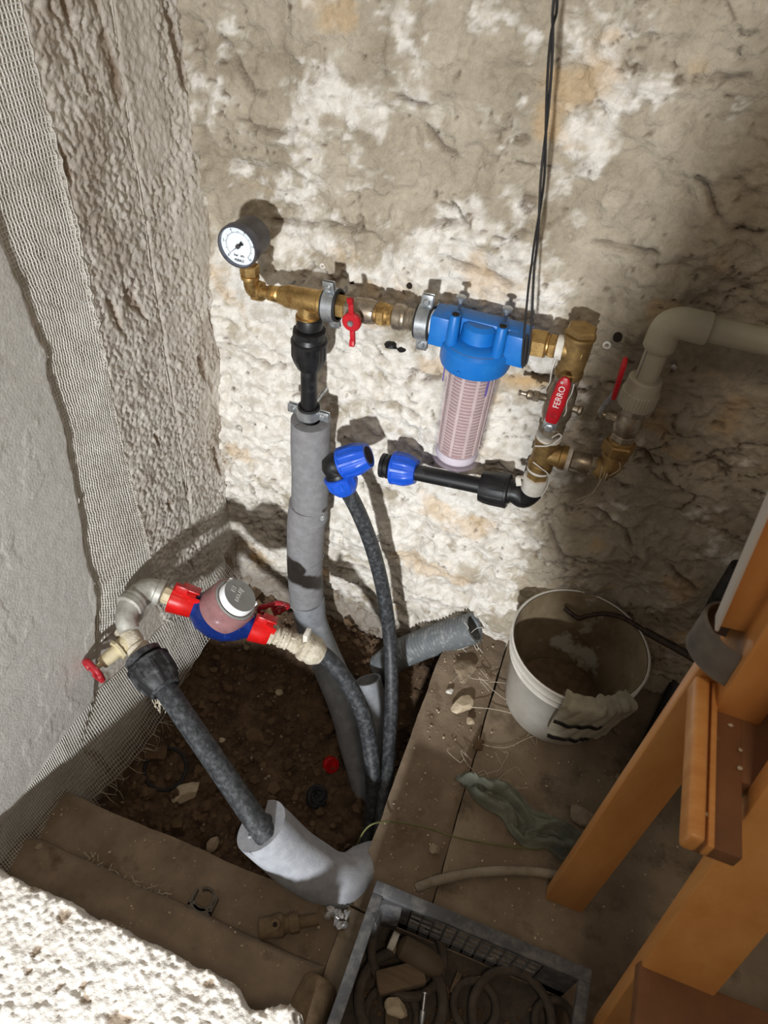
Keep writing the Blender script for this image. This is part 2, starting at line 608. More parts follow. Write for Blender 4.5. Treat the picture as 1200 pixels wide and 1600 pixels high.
# ================================================================== THE SETTING
# ---- back wall: old plastered rubble, y = 0
xs = np.arange(-0.80, 0.95, 0.0042)
zs = np.arange(-0.42, 1.9, 0.0042)
X, Z = np.meshgrid(xs, zs, indexing='ij')
warpx = X + 0.05 * (fbm(X * 7, Z * 7, 3) - 0.5)
warpz = Z + 0.05 * (fbm(X * 7, Z * 7, 4) - 0.5)
cells = []
zz = -0.5
row = 0
while zz < 2.0:                                   # rough courses of stones under the plaster
    h = rng.uniform(0.10, 0.17)
    xx = -0.95 + rng.uniform(0, .15)
    while xx < 1.1:
        w = rng.uniform(0.14, 0.30)
        cells.append((xx + w / 2, zz + h / 2, w, h, rng.uniform(-1, 1)))
        xx += w
    zz += h
    row += 1
cells = np.array(cells)
d1 = np.full(X.shape, 9.0)
d2 = np.full(X.shape, 9.0)
off = np.zeros(X.shape)
for cx_, cz_, w, h, rnd in cells:
    d = np.maximum(np.abs(warpx - cx_) / w, np.abs(warpz - cz_) / h) * 0.55 + 0.45 * np.hypot((warpx - cx_) / w, (warpz - cz_) / h)
    closer = d < d1
    d2 = np.where(closer, d1, np.minimum(d2, d))
    off = np.where(closer, rnd, off)
    d1 = np.where(closer, d, d1)
edge = d2 - d1
joint = 1 - sstep(0.0, 0.10, edge)
n1 = fbm(X * 6, Z * 6, 11, 5)
n2 = fbm(X * 28, Z * 34, 21, 4)
n3 = fbm(X * 90, Z * 90, 31, 3)
ridge = 1 - np.abs(2 * fbm(X * 9 + 3, Z * 15, 41, 4) - 1)
crack = sstep(0.965, 0.992, ridge) * sstep(.50, .60, fbm(X * 5 + 8, Z * 5, 46, 3))
crust = sstep(0.50, 0.53, fbm(X * 11 + 5, Z * 13, 51, 5))   # a second flaking plaster skin with real edges
skin2 = sstep(0.56, 0.575, fbm(X * 18 - 5, Z * 22, 56, 5))
pits = sstep(0.79, 0.87, fbm(X * 75, Z * 75, 61, 3))
n4 = fbm(X * 55 + 9, Z * 70, 36, 4, .6)
hgt = 0.009 * off * sstep(0, .3, edge) - 0.004 * joint * sstep(.45, .65, n1) + 0.026 * (n1 - .5) + 0.012 * (n2 - .5) + 0.008 * (n4 - .5) + 0.003 * (n3 - .5) \
    - 0.007 * crack + 0.0055 * crust + 0.0032 * skin2 - 0.004 * pits
tf = fbm(X * 9 + 40, Z * 11, 33, 5, .55) * 9 + .25 * n4
tfr = tf - np.floor(tf)
hgt = hgt + 0.0035 * (np.floor(tf) + sstep(.80, .97, tfr) - 4.5)            # flaked layers with broken edges
CR = [[(420, 350), (450, 357), (500, 360), (560, 355)], [(610, 150), (640, 160), (668, 166)], [(345, 60), (372, 100), (400, 142)],
      [(660, 200), (690, 240), (708, 246)], [(910, 375), (960, 382), (1030, 392)], [(1090, 275), (1110, 310), (1140, 350), (1190, 355)],
      [(1000, 110), (1080, 120), (1165, 125)], [(830, 585), (900, 590), (965, 602)], [(650, 352), (700, 346), (738, 352)],
      [(1015, 855), (1045, 880), (1085, 915)], [(620, 905), (680, 932), (740, 952)], [(985, 690), (1030, 740), (1062, 775)],
      [(395, 195), (430, 205), (470, 200)], [(700, 400), (750, 420), (800, 440)], [(390, 560), (420, 580), (440, 575)], [(640, 640), (690, 660), (700, 690)],
      [(930, 800), (980, 830), (1000, 870)], [(540, 880), (590, 900), (640, 935), (660, 985)], [(860, 820), (880, 860), (930, 880)]]
wx_ = X + 0.016 * (fbm(X * 30, Z * 30, 301, 3) - .5)
wz_ = Z + 0.016 * (fbm(X * 30, Z * 30, 302, 3) - .5)
cd_ = np.full(X.shape, 9.0)
for line in CR:
    q_ = [Yp(a, b_, 0.0) for a, b_ in line]
    for a, b_ in zip(q_[:-1], q_[1:]):
        ex_, ez_ = b_.x - a.x, b_.z - a.z
        t_ = np.clip(((wx_ - a.x) * ex_ + (wz_ - a.z) * ez_) / (ex_ * ex_ + ez_ * ez_), 0, 1)
        dd_ = np.hypot(wx_ - a.x - t_ * ex_, wz_ - a.z - t_ * ez_)
        cd_ = np.minimum(cd_, dd_)
split = np.exp(-(cd_ / 0.0035) ** 2) * sstep(.30, .50, fbm(X * 22, Z * 22, 303, 3))
lipp = np.exp(-((cd_ - .012) / 0.008) ** 2)
hgt = hgt - 0.011 * split + 0.0035 * lipp
crack = np.clip(crack + split, 0, 1)
hgt = np.clip(hgt, -0.035, 0.024)
# the foot of the wall: bulging rubble just above the pit
hgt += 0.02 * np.exp(-((Z - 0.02) / 0.07) ** 2) * sstep(-.62, -.5, X) * (1 - sstep(-.2, 0.0, X)) * fbm(X * 9, Z * 9, 71)
lime_light_bias = 0.17 * (1 - sstep(-0.10, 0.08, X + 0.10 * (n2 - .5) + .1 * (n1 - .5))) * (1 - sstep(0.55, 0.98, Z)) - 0.20 * sstep(-.05, .10, X) * (1 - sstep(0.9, 1.3, Z)) - 0.10 * sstep(.72, 1.05, Z)  # whiter left, browner right: partly own lime, partly lamplight put into the colour
lime = sstep(0.46, 0.60, fbm(X * 13, Z * 15, 81, 6, .68) + lime_light_bias + 0.05 * crust + .10 * (n4 - .5) + .12 * lipp * (n2 - .3) + .16 * np.exp(-((X + .40) / .06) ** 2 - ((Z - 1.055 - (X + .4) * .1) / .012) ** 2))
lime = lime * (0.45 + 0.55 * sstep(.32, .62, .5 * n3 + .5 * n4))
ochre = sstep(0.68, 0.80, fbm(X * 9 + 30, Z * 12, 91, 5)) * 0.6
rust = np.exp(-(((X + 0.06) / 0.05) ** 2 + ((Z - 0.695 - (X + .06) * .2) / 0.012) ** 2))
brick = np.exp(-(((X + 0.45) / 0.05) ** 2 + ((Z - 0.04) / 0.04) ** 2)) + np.exp(-(((X + .62) / 0.05) ** 2 + ((Z + .01) / 0.04) ** 2)) * .9
ochre = np.clip(ochre * .7 + rust * .8 + brick * sstep(.4, .6, n2 + .08), 0, 1)
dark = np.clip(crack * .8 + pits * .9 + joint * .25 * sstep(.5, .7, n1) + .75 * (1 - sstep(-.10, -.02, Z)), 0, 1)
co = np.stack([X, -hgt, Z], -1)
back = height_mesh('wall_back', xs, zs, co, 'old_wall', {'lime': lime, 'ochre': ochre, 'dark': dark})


def wall_y(x, z):
    i = int(np.clip(round((x - xs[0]) / 0.0042), 0, len(xs) - 1))
    j = int(np.clip(round((z - zs[0]) / 0.0042), 0, len(zs) - 1))
    return -float(hgt[i, j])


# ---- left wall, x = -0.68
ys = np.arange(-1.06, 0.03, 0.0026)
zl = np.arange(-0.36, 1.72, 0.0026)
Yg, Zg = np.meshgrid(ys, zl, indexing='ij')
bz = np.array([-0.25, 0.0, 0.12, 0.323, 0.414, 0.652, 0.813, 0.978, 1.2, 1.8])
by = np.array([-0.72, -0.66, -0.53, -0.455, -0.452, -0.418, -0.410, -0.425, -0.44, -0.45])
edge_y = np.interp(Zg, bz, by) + 0.012 * (fbm(Yg * 20, Zg * 30, 101, 4) - .5)
smooth = 1 - sstep(-0.004, 0.004, Yg - edge_y)
strip = sstep(-0.004, 0.006, Yg - edge_y) * (1 - sstep(-0.006, 0.004, Yg + 0.300))
r1 = fbm(Yg * 190 + Zg * 90, Zg * 115 - Yg * 25, 111, 3, .55)
r2 = fbm(Yg * 60 + Zg * 24, Zg * 36, 121, 3)
r3 = fbm(Yg * 8, Zg * 8, 131, 3)
gouge = sstep(.68, .76, fbm(Yg * 34 + Zg * 6, Zg * 9, 141, 4))
rough_h = 0.0085 * (r1 - .5) + 0.0040 * (r2 - .5) + 0.008 * (r3 - .5) - 0.005 * gouge
trowel = sstep(.52, .6, fbm(Yg * 9 + 2, Zg * 6, 151, 3)) * sstep(-.2, -.1, Yg) * 0.85
rough_h = rough_h * (1 - .6 * trowel)
arris_y = -0.145 + 0.0 * Zg
rough_h += 0.002 * sstep(-0.003, 0.0, Yg - arris_y) - 0.003 * np.exp(-((Yg - arris_y) / 0.003) ** 2)
sm_h = 0.009 + 0.004 * (fbm(Yg * 6, Zg * 6, 161, 3) - .5) + 0.0007 * sstep(.62, .63, fbm(Yg * 22 + 4, Zg * 12, 171, 5)) + 0.0008 * (fbm(Yg * 60, Zg * 40, 175, 3) - .5)
st_h = 0.001 + 0.004 * (r3 - .5) + 0.002 * (r1 - .5)
hl = smooth * sm_h + (1 - smooth) * (strip * st_h + (1 - strip) * (rough_h + 0.004))
# plaster thickens towards the inside corner, with an uneven edge
hl += 0.012 * sstep(-.05, .02, Yg) * (fbm(Zg * 14, Yg * 3, 191, 4) - .2) + 0.012 * np.exp(-((Zg - .84) / .25) ** 2) * sstep(-.12, 0.0, Yg)
low = 1 - sstep(-.06, .02, Zg + 0.0 * Yg)
hl -= 0.02 * (1 - sstep(-0.26, -0.1, Zg)) * fbm(Yg * 12, Zg * 12, 201, 4)
brown = np.clip(gouge * .7 * (1 - smooth) + .35 * sstep(.55, .7, r3) * (1 - smooth) * (1 - strip) + (1 - sstep(-.2, -.08, Zg)) * .8, 0, 1)
col_ = np.stack([-0.68 + hl, Yg, Zg], -1)
left = height_mesh('wall_left', ys, zl, col_, 'left_wall', {'smooth': smooth, 'brown': brown})


def left_x(y, z):
    i = int(np.clip(round((y - ys[0]) / 0.0026), 0, len(ys) - 1))
    j = int(np.clip(round((z - zl[0]) / 0.0026), 0, len(zl) - 1))
    return float(col_[i, j, 0])


# glass-fibre mesh bedded in the left wall
def thread_mesh(rows, cols, fn, w=0.0009, jag=None):
    """fn(i,j) -> point; ribs along both directions, thin three-sided threads"""
    b = MB()
    pts = [[fn(i, j) for j in range(cols)] for i in range(rows)]
    for i in range(rows):
        b.tube([pts[i][j] for j in range(cols)], w, seg=3, caps=False)
    for j in range(cols):
        b.tube([pts[i][j] for i in range(rows)], w, seg=3, caps=False)
    return b


def strip_pt(i, j):
    z = 1.62 - i * 0.0062
    e = np.interp(z, bz, by) + 0.006 + 0.003 * math.sin(z * 31)
    e = max(e, -0.50)
    y0 = e
    y1 = -0.298 + 0.004 * math.sin(z * 9) - 0.0 * z
    y = y1 + (y0 - y1) * j / 23
    y += 0.0008 * math.sin(i * 1.7 + j)
    return Vector((left_x(y, z) + 0.0016, y, z))


thread_mesh(228, 24, strip_pt).build('glass_fibre_mesh', 'glass_mesh', left, kind='stuff')

up_px = [(345, 868), (300, 930), (250, 985), (200, 1040), (150, 1085), (100, 1145), (60, 1205), (20, 1262), (-30, 1320)]
lo_px = [(372, 905), (318, 1000), (285, 1055), (250, 1120), (205, 1180), (150, 1235), (110, 1275), (60, 1320), (0, 1375)]
upP = smooth_path([Xp(px, py, -0.672) for px, py in up_px], 140)
loP = smooth_path([Xp(px, py, -0.655) for px, py in lo_px], 140)


def apron_pt(i, j):
    t = j / 17
    p = upP[i].lerp(loP[i], t)
    fl = 0.012 * t * t + 0.003 * math.sin(i * .11) * t
    base = left_x(p.y, p.z) if p.z > -.3 else -.66
    p.x = max(base + 0.002, p.x - .004) + fl
    if p.z < -0.02:
        p.x += 0.0012 * math.sin(i * .9) * t
    return p


thread_mesh(len(upP), 18, apron_pt, 0.0008).build('glass_fibre_mesh', 'glass_mesh', left, kind='stuff')
# frayed threads at its lower edge
b = MB()
for k in range(60):
    i = random.randrange(40, len(loP) - 8)
    p = apron_pt(i, 17)
    q = p + Vector((random.uniform(.0, .03), random.uniform(-.02, .03), random.uniform(-.05, -.01)))
    b.tube(smooth_path([p, p.lerp(q, .5) + Vector((.006, random.uniform(-.006, .006), 0)), q], 4), 0.0006, seg=3, caps=False)
b.build('frayed_thread', 'twine', left, kind='stuff')
# the plasterer's cord running down the rough part
b = MB()
cz = [1.75, 1.2, .8, .4, .19]
b.tube(smooth_path([Vector((left_x(-.148, z) + .0008, -.148 + .003 * math.sin(z * 7), z)) for z in np.linspace(1.68, .18, 34)], 66), 0.0012, seg=5)
b.build('corner_bead', 'bead', left)

# ---- ground: earth in the pit
xg = np.arange(-0.76, 0.06, 0.0045)
yg = np.arange(-0.74, 0.06, 0.0045)
GX, GY = np.meshgrid(xg, yg, indexing='ij')


def soil_base(x, y):
    z = -0.27 + 0.13 * sstep(-0.24, -0.02, y) + 0.05 * (1 - sstep(-.70, -.56, x)) + 0.06 * (1 - sstep(-.70, -.58, y))
    return z


gz = soil_base(GX, GY) + 0.05 * (fbm(GX * 8, GY * 8, 211, 4) - .5) + 0.03 * (fbm(GX * 30, GY * 30, 221, 4) - .5) + 0.010 * (fbm(GX * 95, GY * 95, 231, 3) - .5)
gz += 0.012 * sstep(.58, .66, fbm(GX * 40 + 7, GY * 40, 241, 3))
ground = height_mesh('floor', xg, yg, np.stack([GX, GY, gz], -1), 'soil')


def soil_z(x, y):
    i = int(np.clip(round((x - xg[0]) / 0.0045), 0, len(xg) - 1))
    j = int(np.clip(round((y - yg[0]) / 0.0045), 0, len(yg) - 1))
    return float(gz[i, j])


b = MB()
for k in range(1500):
    x, y = random.uniform(-.67, -.1), random.uniform(-.64, -.0)
    s = random.choice([.002, .003, .003, .004, .005, .007, .010, .010, .016]) * random.uniform(.7, 1.3)
    b.rock((x, y, soil_z(x, y) + s * .3), (s, s * random.uniform(.7, 1.1), s * .7), k, sub=1)
b.build('soil_clods', 'stone_mud', ground, kind='stuff')
b = MB()
for k in range(170):
    x, y = random.uniform(-.66, -.1), random.uniform(-.64, -.02)
    s = random.choice([.002, .003, .003, .004, .006])
    b.rock((x, y, soil_z(x, y) + s * .5), (s, s * .8, s * .7), k + 5000, sub=1)
b.build('pale_crumbs', 'stone', ground, kind='stuff')


def board(name, label, x0, x1, y0, y1, z0, z1, m, bump=0.003, seed=0, step=0.006, edge=0.004):
    """a board or slab with a worn uneven top and irregular edges: closed slab mesh"""
    nx, ny = int((x1 - x0) / step) + 1, int((y1 - y0) / step) + 1
    ax, ay = np.linspace(x0, x1, nx), np.linspace(y0, y1, ny)
    A, Bq = np.meshgrid(ax, ay, indexing='ij')
    n = fbm(A * 12 + seed, Bq * 12, seed, 4)
    e = np.minimum(np.minimum(A - x0, x1 - A), np.minimum(Bq - y0, y1 - Bq))
    top = z1 + bump * 2 * (n - .5) - edge * (1 - sstep(0, 0.012, e)) + 0.0015 * (fbm(A * 90, Bq * 90, seed + 9, 2) - .5)
    A2 = A + 0.006 * (fbm(A * 9, Bq * 14, seed + 3, 3) - .5) * (e < .02)
    B2 = Bq + 0.006 * (fbm(A * 14, Bq * 9, seed + 5, 3) - .5) * (e < .02)
    b = MB()
    b.v = [Vector((A2[i, j], B2[i, j], top[i, j])) for i in range(nx) for j in range(ny)]
    b.grid_faces(0, nx, ny)
    loop = [(i, 0) for i in range(nx)] + [(nx - 1, j) for j in range(1, ny)] + [(i, ny - 1) for i in range(nx - 2, -1, -1)] + [(0, j) for j in range(ny - 2, 0, -1)]
    base = len(b.v)
    for (i, j) in loop:
        b.v.append(Vector((A2[i, j], B2[i, j], z0)))
    L = len(loop)
    for k in range(L):
        i, j = loop[k]
        i2, j2 = loop[(k + 1) % L]
        b.f.append((i * ny + j, i2 * ny + j2, base + (k + 1) % L, base + k))
    b.f.append(tuple(range(base, base + L)))
    o = b.build(name, m, sharp=50)
    return o


o = board('floor_board', '', -0.092, 0.0435, -0.66, 0.005, -0.30, 0.0, 'board', 0.004, 3)
tag(o, 'narrow dusty floor board with mortar crumbs along right rim of the earth pit', 'board')
o = board('floor_slab', '', 0.046, 0.95, -1.46, 0.012, -0.10, 0.013, 'slab', 0.003, 13, step=0.010)
tag(o, 'wide dirty floor slab under the white bucket and wooden ladder', 'floor slab')
o = board('floor_slab', '', -0.092, 0.0445, -1.46, -0.662, -0.10, 0.004, 'slab', 0.002, 23, step=0.010)
tag(o, 'dusty strip of floor slab beneath left part of the crate', 'floor slab')
o = board('sill_board', '', -0.70, -0.094, -0.764, -0.672, -0.24, 0.0, 'board', 0.004, 33)
tag(o, 'brown dusty board forming front rim of the earth pit, pipe clip lying on it', 'board')
o = board('sill_board', '', -0.70, -0.094, -0.862, -0.766, -0.24, 0.028, 'board', 0.005, 43, edge=0.012)
tag(o, 'raised brown board between the pit rim board and white plaster wall stub', 'board')

# ---- low plastered wall stub at the front, left
bx = np.arange(-0.80, -0.092, 0.0026)
byy = np.arange(-1.20, -0.842, 0.0026)
BX, BY = np.meshgrid(bx, byy, indexing='ij')
kn = .6 * fbm(BX * 190 + BY * 40, BY * 170, 251, 2) + .4 * fbm(BX * 80, BY * 70 + BX * 20, 252, 3)
pit = sstep(.70, .76, fbm(BX * 34 + 3, BY * 40, 261, 4))
topz = 0.168 + 0.010 * (fbm(BX * 14, BY * 14, 271, 4) - .5) + 0.0105 * (kn - .5) - 0.003 * pit
fe = -0.848 - 0.012 * (fbm(BX * 26, BX * 0, 281, 5)) - 0.02 * np.exp(-((BX + .16) / .03) ** 2) 
ee = np.minimum(fe - BY, -0.097 - BX)
topz -= 0.030 * (1 - sstep(-.002, 0.008, ee + .012 * (kn - .5)))
nbx, nby = len(bx), len(byy)
b = MB()
shift = np.clip(BY, None, fe)
b.v = [Vector((BX[i, j], shift[i, j], topz[i, j])) for i in range(nbx) for j in range(nby)]
b.grid_faces(0, nbx, nby)
loop = [(i, 0) for i in range(nbx)] + [(nbx - 1, j) for j in range(1, nby)] + [(i, nby - 1) for i in range(nbx - 2, -1, -1)] + [(0, j) for j in range(nby - 2, 0, -1)]
base = len(b.v)
for zlev in (0.09, -0.02):
    for (i, j) in loop:
        b.v.append(Vector((BX[i, j] + .006 * math.sin(j * .7 + zlev * 60), shift[i, j] - .004 + .004 * math.sin(i * .8 + zlev * 50), zlev)))
L = len(loop)
for k in range(L):
    i, j = loop[k]
    i2, j2 = loop[(k + 1) % L]
    k2 = (k + 1) % L
    b.f.append((i * nby + j, i2 * nby + j2, base + k2, base + k))
    b.f.append((base + k, base + k2, base + L + k2, base + L + k))
stub = b.build('wall_stub_or_blocker', 'block', sharp=80)
stub['kind'] = 'structure'
at = stub.data.attributes.new('pit', 'FLOAT', 'POINT')
vals = np.zeros(len(stub.data.vertices), np.float32)
vals[:nbx * nby] = np.clip(pit * .9 + .5 * (1 - sstep(0, .012, ee)) * sstep(.45, .6, kn), 0, 1).reshape(-1)
at.data.foreach_set('value', vals)

# ---- added unseen blocker behind the camera, shaped to shade the right side
b = MB()
b.prism([(1.15, -1.65, -.2), (1.15, -1.65, 2.5), (.30, -1.65, 2.5), (.16, -1.65, 1.35), (.085, -1.65, 1.08), (.055, -1.65, .92), (.15, -1.65, .60), (.05, -1.65, .535), (-.01, -1.65, .47), (-.03, -1.65, -.2)], (0, .14, 0))
lamp_blocker = b.build('wall_stub_or_blocker', 'left_wall')
lamp_blocker['kind'] = 'structure'

# ================================================================== PIPEWORK ON THE BACK WALL
YW = -0.075
CA, CB = Vector((-0.484, YW, 0.779)), Vector((-0.065, YW, 0.808))
CD = (CB - CA).normalized()


def cpt(px):
    return along(CA, CB, px, 0)


UP = Vector((0, 0, 1))
FR = Vector((0, -1, 0))

# ---- pressure gauge
gc = Yp(372, 385, -0.118)
GR = 0.0325
g = thing('pressure_gauge', 'round white-faced pressure gauge in a dark case on a brass elbow', 'gauge', gc - UP * .075)
b = MB().lathe(gc + Vector((0, .052, 0)), FR, [(0, GR * .86), (.003, GR * .93), (.040, GR * .95), (.043, GR * 1.0)], 40)
b.build('case', 'gauge_case', g)
b = MB().lathe(gc + Vector((0, .010, 0)), FR, [(0, GR * .95), (.001, GR * 1.04), (.012, GR * 1.04), (.0145, GR * 1.0), (.0145, GR * .93), (.008, GR * .92)], 48, caps=False)
b.build('bezel', 'bezel', g)
dial = MB().lathe(gc + Vector((0, .006, 0)), FR, [(0, GR * .93), (.004, GR * .93)], 40).build('dial', 'dial', g)
df = gc + Vector((0, .0015, 0))
b = MB()
for k in range(51):
    a = math.radians(225 - 270 * k / 50)
    o_ = Vector((math.cos(a), 0, math.sin(a)))
    L_ = GR * (.10 if k % 5 == 0 else .05)
    b.plank(df + o_ * GR * .62, df + o_ * (GR * .62 + L_), FR.cross(o_), .0006 if k % 5 else .0008, .0004, 0)
b.build('scale_marks', 'grey_print', dial)
for k in range(6):
    a = math.radians(225 - 270 * k / 5)
    text_mesh('numeral', str(2 * k), .0055, df + Vector((math.cos(a), 0, math.sin(a))) * GR * .80 + FR * .0003, (1, 0, 0), (0, 0, 1), 'grey_print', dial)
text_mesh('lettering', 'FERRO', .0055, df + Vector((0, -.0003, -GR * .72)), (1, 0, 0), (0, 0, 1), 'black_print', dial)
text_mesh('lettering', 'bar', .0055, df + Vector((-.005, -.0003, -GR * .47)), (1, 0, 0), (0, 0, 1), 'black_print', dial)
text_mesh('lettering', 'kPa', .0045, df + Vector((.0055, -.0003, -GR * .47)), (1, 0, 0), (0, 0, 1), 'black_print', dial)
na = math.radians(222)
nd = Vector((math.cos(na), 0, math.sin(na)))
pr = FR.cross(nd)
b = MB().prism([df + FR * .002 - nd * .010 + pr * .0035, df + FR * .002 - nd * .010 - pr * .0035, df + FR * .002 - pr * .0006, df + FR * .002 + nd * .023, df + FR * .002 + pr * .0006], FR * .0006)
b.build('needle', 'black_print', g)
MB().disc(df, FR, .0036, .0042, 16).build('needle_hub', 'gauge_case', g)
# stem under the case
st0 = Vector((gc.x, gc.y + .030, gc.z - GR * .96))
MB().lathe(st0 + UP * .004, -UP, [(0, .010), (.014, .010)], 16).build('stem', 'brass', g)

# gauge elbow
ez = 0.778
ex = gc.x + .001
el = thing('brass_elbow', 'small brass elbow with hex nuts under the pressure gauge', 'pipe fitting', (ex, YW, ez - .02))
ctop = Vector((ex, st0.y, st0.z - .010))
corner = Vector((ex, YW - .01, CA.z - .004 + (ex - CA.x) * .07))
b = MB().hexnut(ctop, -UP, .018, .0158)
b.lathe(ctop - UP * .018, -UP, [(0, .0150), (.003, .0155), (.006, .0150), (.008, .0125)], 20)
b.build('hex_nut', 'brass', el)
cnr = ctop - UP * .026
b = MB().tube(smooth_path([cnr + UP * .004, Vector((ex + .001, (cnr.y + YW) / 2 - .002, corner.z + .010)), Vector((ex + .012, YW, corner.z + .001)), cpt(398)], 16), [.0120] * 13 + [.0125] * 4 if False else .0122, 16)
b.build('elbow_body', 'brass', el)
MB().hexnut(cpt(397), CD, .015, .0188).build('hex_nut', 'brass', el)

# brass tee
tp = cpt(481)
te = thing('brass_tee', 'brass tee with long threaded reducer between gauge elbow and black compression joint', 'pipe fitting', tp - UP * .06)
a0 = cpt(411)
Ltee = (cpt(512) - a0).length
b = MB().lathe(a0, CD, [(0, .0105), (.010, .0105), (.011, .0125), (.020, .0130), (.021, .0120), (.023, .0135), (.025, .0120), (.027, .0138), (.030, .0125), (.032, .0150), (.040, .0165), (.046, .0190), (Ltee - .014, .0195), (Ltee - .012, .0215), (Ltee, .0215)], 28)
b.build('tee_body', 'brass', te)
b = MB().lathe(tp, -UP, [(0, .017), (.026, .0175), (.028, .0205), (.038, .0205)], 28)
b.build('branch', 'brass', te)


def clamp(name_label, c, ax, R, ear, wall=True, part_label=None):
    """two-piece lined pipe clamp: rubber liner, steel band, two ears with screws, threaded rod to the wall"""
    c, ax, ear = Vector(c), Vector(ax).normalized(), Vector(ear).normalized()
    t = thing('pipe_clamp', name_label, 'pipe clamp', c - UP * (R + .02))
    MB().lathe(c - ax * .013, ax, [(0, R), (0, R + .0035), (.026, R + .0035), (.026, R), (0, R)], 32, caps=False).build('rubber_liner', 'rubber', t)
    MB().lathe(c - ax * .0095, ax, [(0, R + .003), (0, R + .0058), (.019, R + .0058), (.019, R + .003), (0, R + .003)], 32, caps=False).build('steel_band', 'zinc', t)
    back = Vector((0, 1, 0))
    for s in (1, -1):
        e = c + ear * s * (R + .013)
        b = MB()
        Rm = Matrix((ax, ear, back)).transposed()
        b.box(e - back * .004, (.019, .022, .0028), Rm, .0012)
        b.box(e + back * .003, (.019, .022, .0028), Rm, .0012)
        ob = b.build('ear', 'zinc', t)
        b = MB().lathe(e - back * .005, -back, [(0, .0055), (.003, .0055), (.0045, .004)], 14)
        b.lathe(e + back * .012, -back, [(0, .003), (.02, .003)], 10)
        b.box(e - back * .0096, (.0065, .0014, .0008), Rm)
        b.build('screw', 'zinc', ob)
    y1 = max(wall_y(c.x, c.z), c.y + R) + .015
    MB().lathe(c + back * (R + .003), back, [(0, .004), (y1 - c.y - R, .004)], 10).build('threaded_rod', 'zinc', t)
    return t


clamp('zinc pipe clamp with tilted ears on brass pipe right of the tee', cpt(519), CD, .0225, (-.06, -.25, 1))
clamp('zinc pipe clamp with upright ears at left port of the blue filter', cpt(664), CD, .0235, (.0, 0, 1))

# ball valve with red butterfly handle
v0, v1 = cpt(541), cpt(588)
bv = thing('ball_valve', 'small nickel ball valve with red butterfly handle left of the filter', 'valve', (v0 + v1) / 2 - UP * .03)
b = MB().hexnut(cpt(527), CD, .018, .0200)
b.lathe(cpt(535), CD, [(0, .015), (.02, .015)], 20)
b.build('brass_nipple', 'brass', bv)
Lv = (v1 - v0).length
b = MB().hexnut(v0, CD, .014, .0192)
b.lathe(v0 + CD * .012, CD, [(0, .0165), (.006, .0195), (Lv / 2, .0205), (Lv - .014, .0185), (Lv - .012, .016)], 26)
b.hexnut(v0 + CD * (Lv - .014), CD, .014, .0192)
b.build('valve_body', 'nickel', bv)
hc = (v0 + v1) / 2 + FR * .022
MB().lathe(hc, FR, [(0, .009), (.010, .009), (.012, .007)], 18).build('stem', 'nickel', bv)
hc2 = hc + FR * .013
b = MB().lathe(hc2, FR, [(0, .0145), (.002, .0155), (.008, .0155), (.010, .0135)], 26)
hd = Vector((-.10, 0, 1)).normalized()
for s in (1, -1):
    q = hc2 + FR * .005
    b.plank(q + hd * s * .010, q + hd * s * .040, CD, .0085, .0065, .002)
    b.plank(q + hd * s * .030 + FR * .002, q + hd * s * .041 + FR * .006, CD, .0090, .006, .002)
hb = b.build('butterfly_handle', 'red', bv)
MB().lathe(hc2 + FR * .0095, FR, [(0, .0052), (.004, .0052), (.006, .0035)], 6).build('nut', 'zinc', hb)

# union between valve and filter
un = thing('pipe_union', 'brass and nickel union coupling between red butterfly valve and filter clamp', 'pipe fitting', cpt(620) - UP * .03)
u0 = cpt(587)
b = MB().lathe(u0, CD, [(0, .0150), (.006, .0150)], 20).hexnut(u0 + CD * .005, CD, .014, .0205).hexnut(u0 + CD * .022, CD, .009, .0178)
b.lathe(u0 + CD * .018, CD, [(0, .0165), (.006, .0165)], 20)
b.build('brass_nut', 'brass', un)
b = MB().lathe(u0 + CD * .031, CD, [(0, .0185), (.002, .0205), (.014, .0212), (.016, .0195), (.02, .019), (.022, .0168), (.026, .018), (.028, .0168), (.031, .018), (.033, .0168), (.036, .018), (.038, .0168), (.052, .0168)], 28)
b.build('threaded_sleeve', 'nickel', un)

# ---- water filter
fx, fy = -0.1485, YW - .004
hz = 0.800
flt = thing('water_filter', 'blue-headed water filter with clear bowl and slotted cartridge', 'water filter', (fx, fy, .54))
head = None
b = MB()
# port bar
b.box((fx - .060, fy, hz), (.030, .046, .050), None, .003)
b.box((fx + .060, fy, hz), (.034, .046, .050), None, .003)
b.box((fx, fy + .008, hz + .006), (.120, .034, .040), None, .003)
# shoulders and ring
b.lathe((fx, fy, .798), -UP, [(0, .040), (.005, .049), (.010, .0535), (.013, .0560), (.040, .0560), (.046, .0540), (.050, .048)], 56)
b.lathe((fx, fy - .004, .824), -UP, [(0, .020), (.005, .027), (.028, .029)], 32)
b.box((fx - .047, fy - .016, .796), (.014, .012, .042), None, .002)
b.box((fx + .047, fy - .016, .796), (.014, .012, .042), None, .002)
head = b.build('filter_head', 'blue', flt)
for sx in (-.036, .036):
    b = MB().lathe((fx + sx, fy - .030, .840), -UP, [(0, .0068), (.002, .0082), (.044, .0092), (.050, .008)], 18)
    b.box((fx + sx, fy - .020, .815), (.006, .018, .044), None, .001)
    b.build('screw_lug', 'blue', head)
    MB().lathe((fx + sx, fy - .030, .8395), UP, [(0, .0055), (.002, .0055)], 12).build('dark_socket', 'hole', head)
    b = MB().lathe((fx + sx - .004, fy + .012, .822), UP, [(0, .003), (.020, .003), (.022, .0075), (.026, .0078), (.028, .005)], 14)
    b.build('bracket_screw', 'zinc', head)
b = MB()
for k in range(16):
    pass
b.lathe((fx, fy, .7905), UP, [(0, .0520), (.0008, .049)], 40)
b.build('dust_film', 'dust', head)
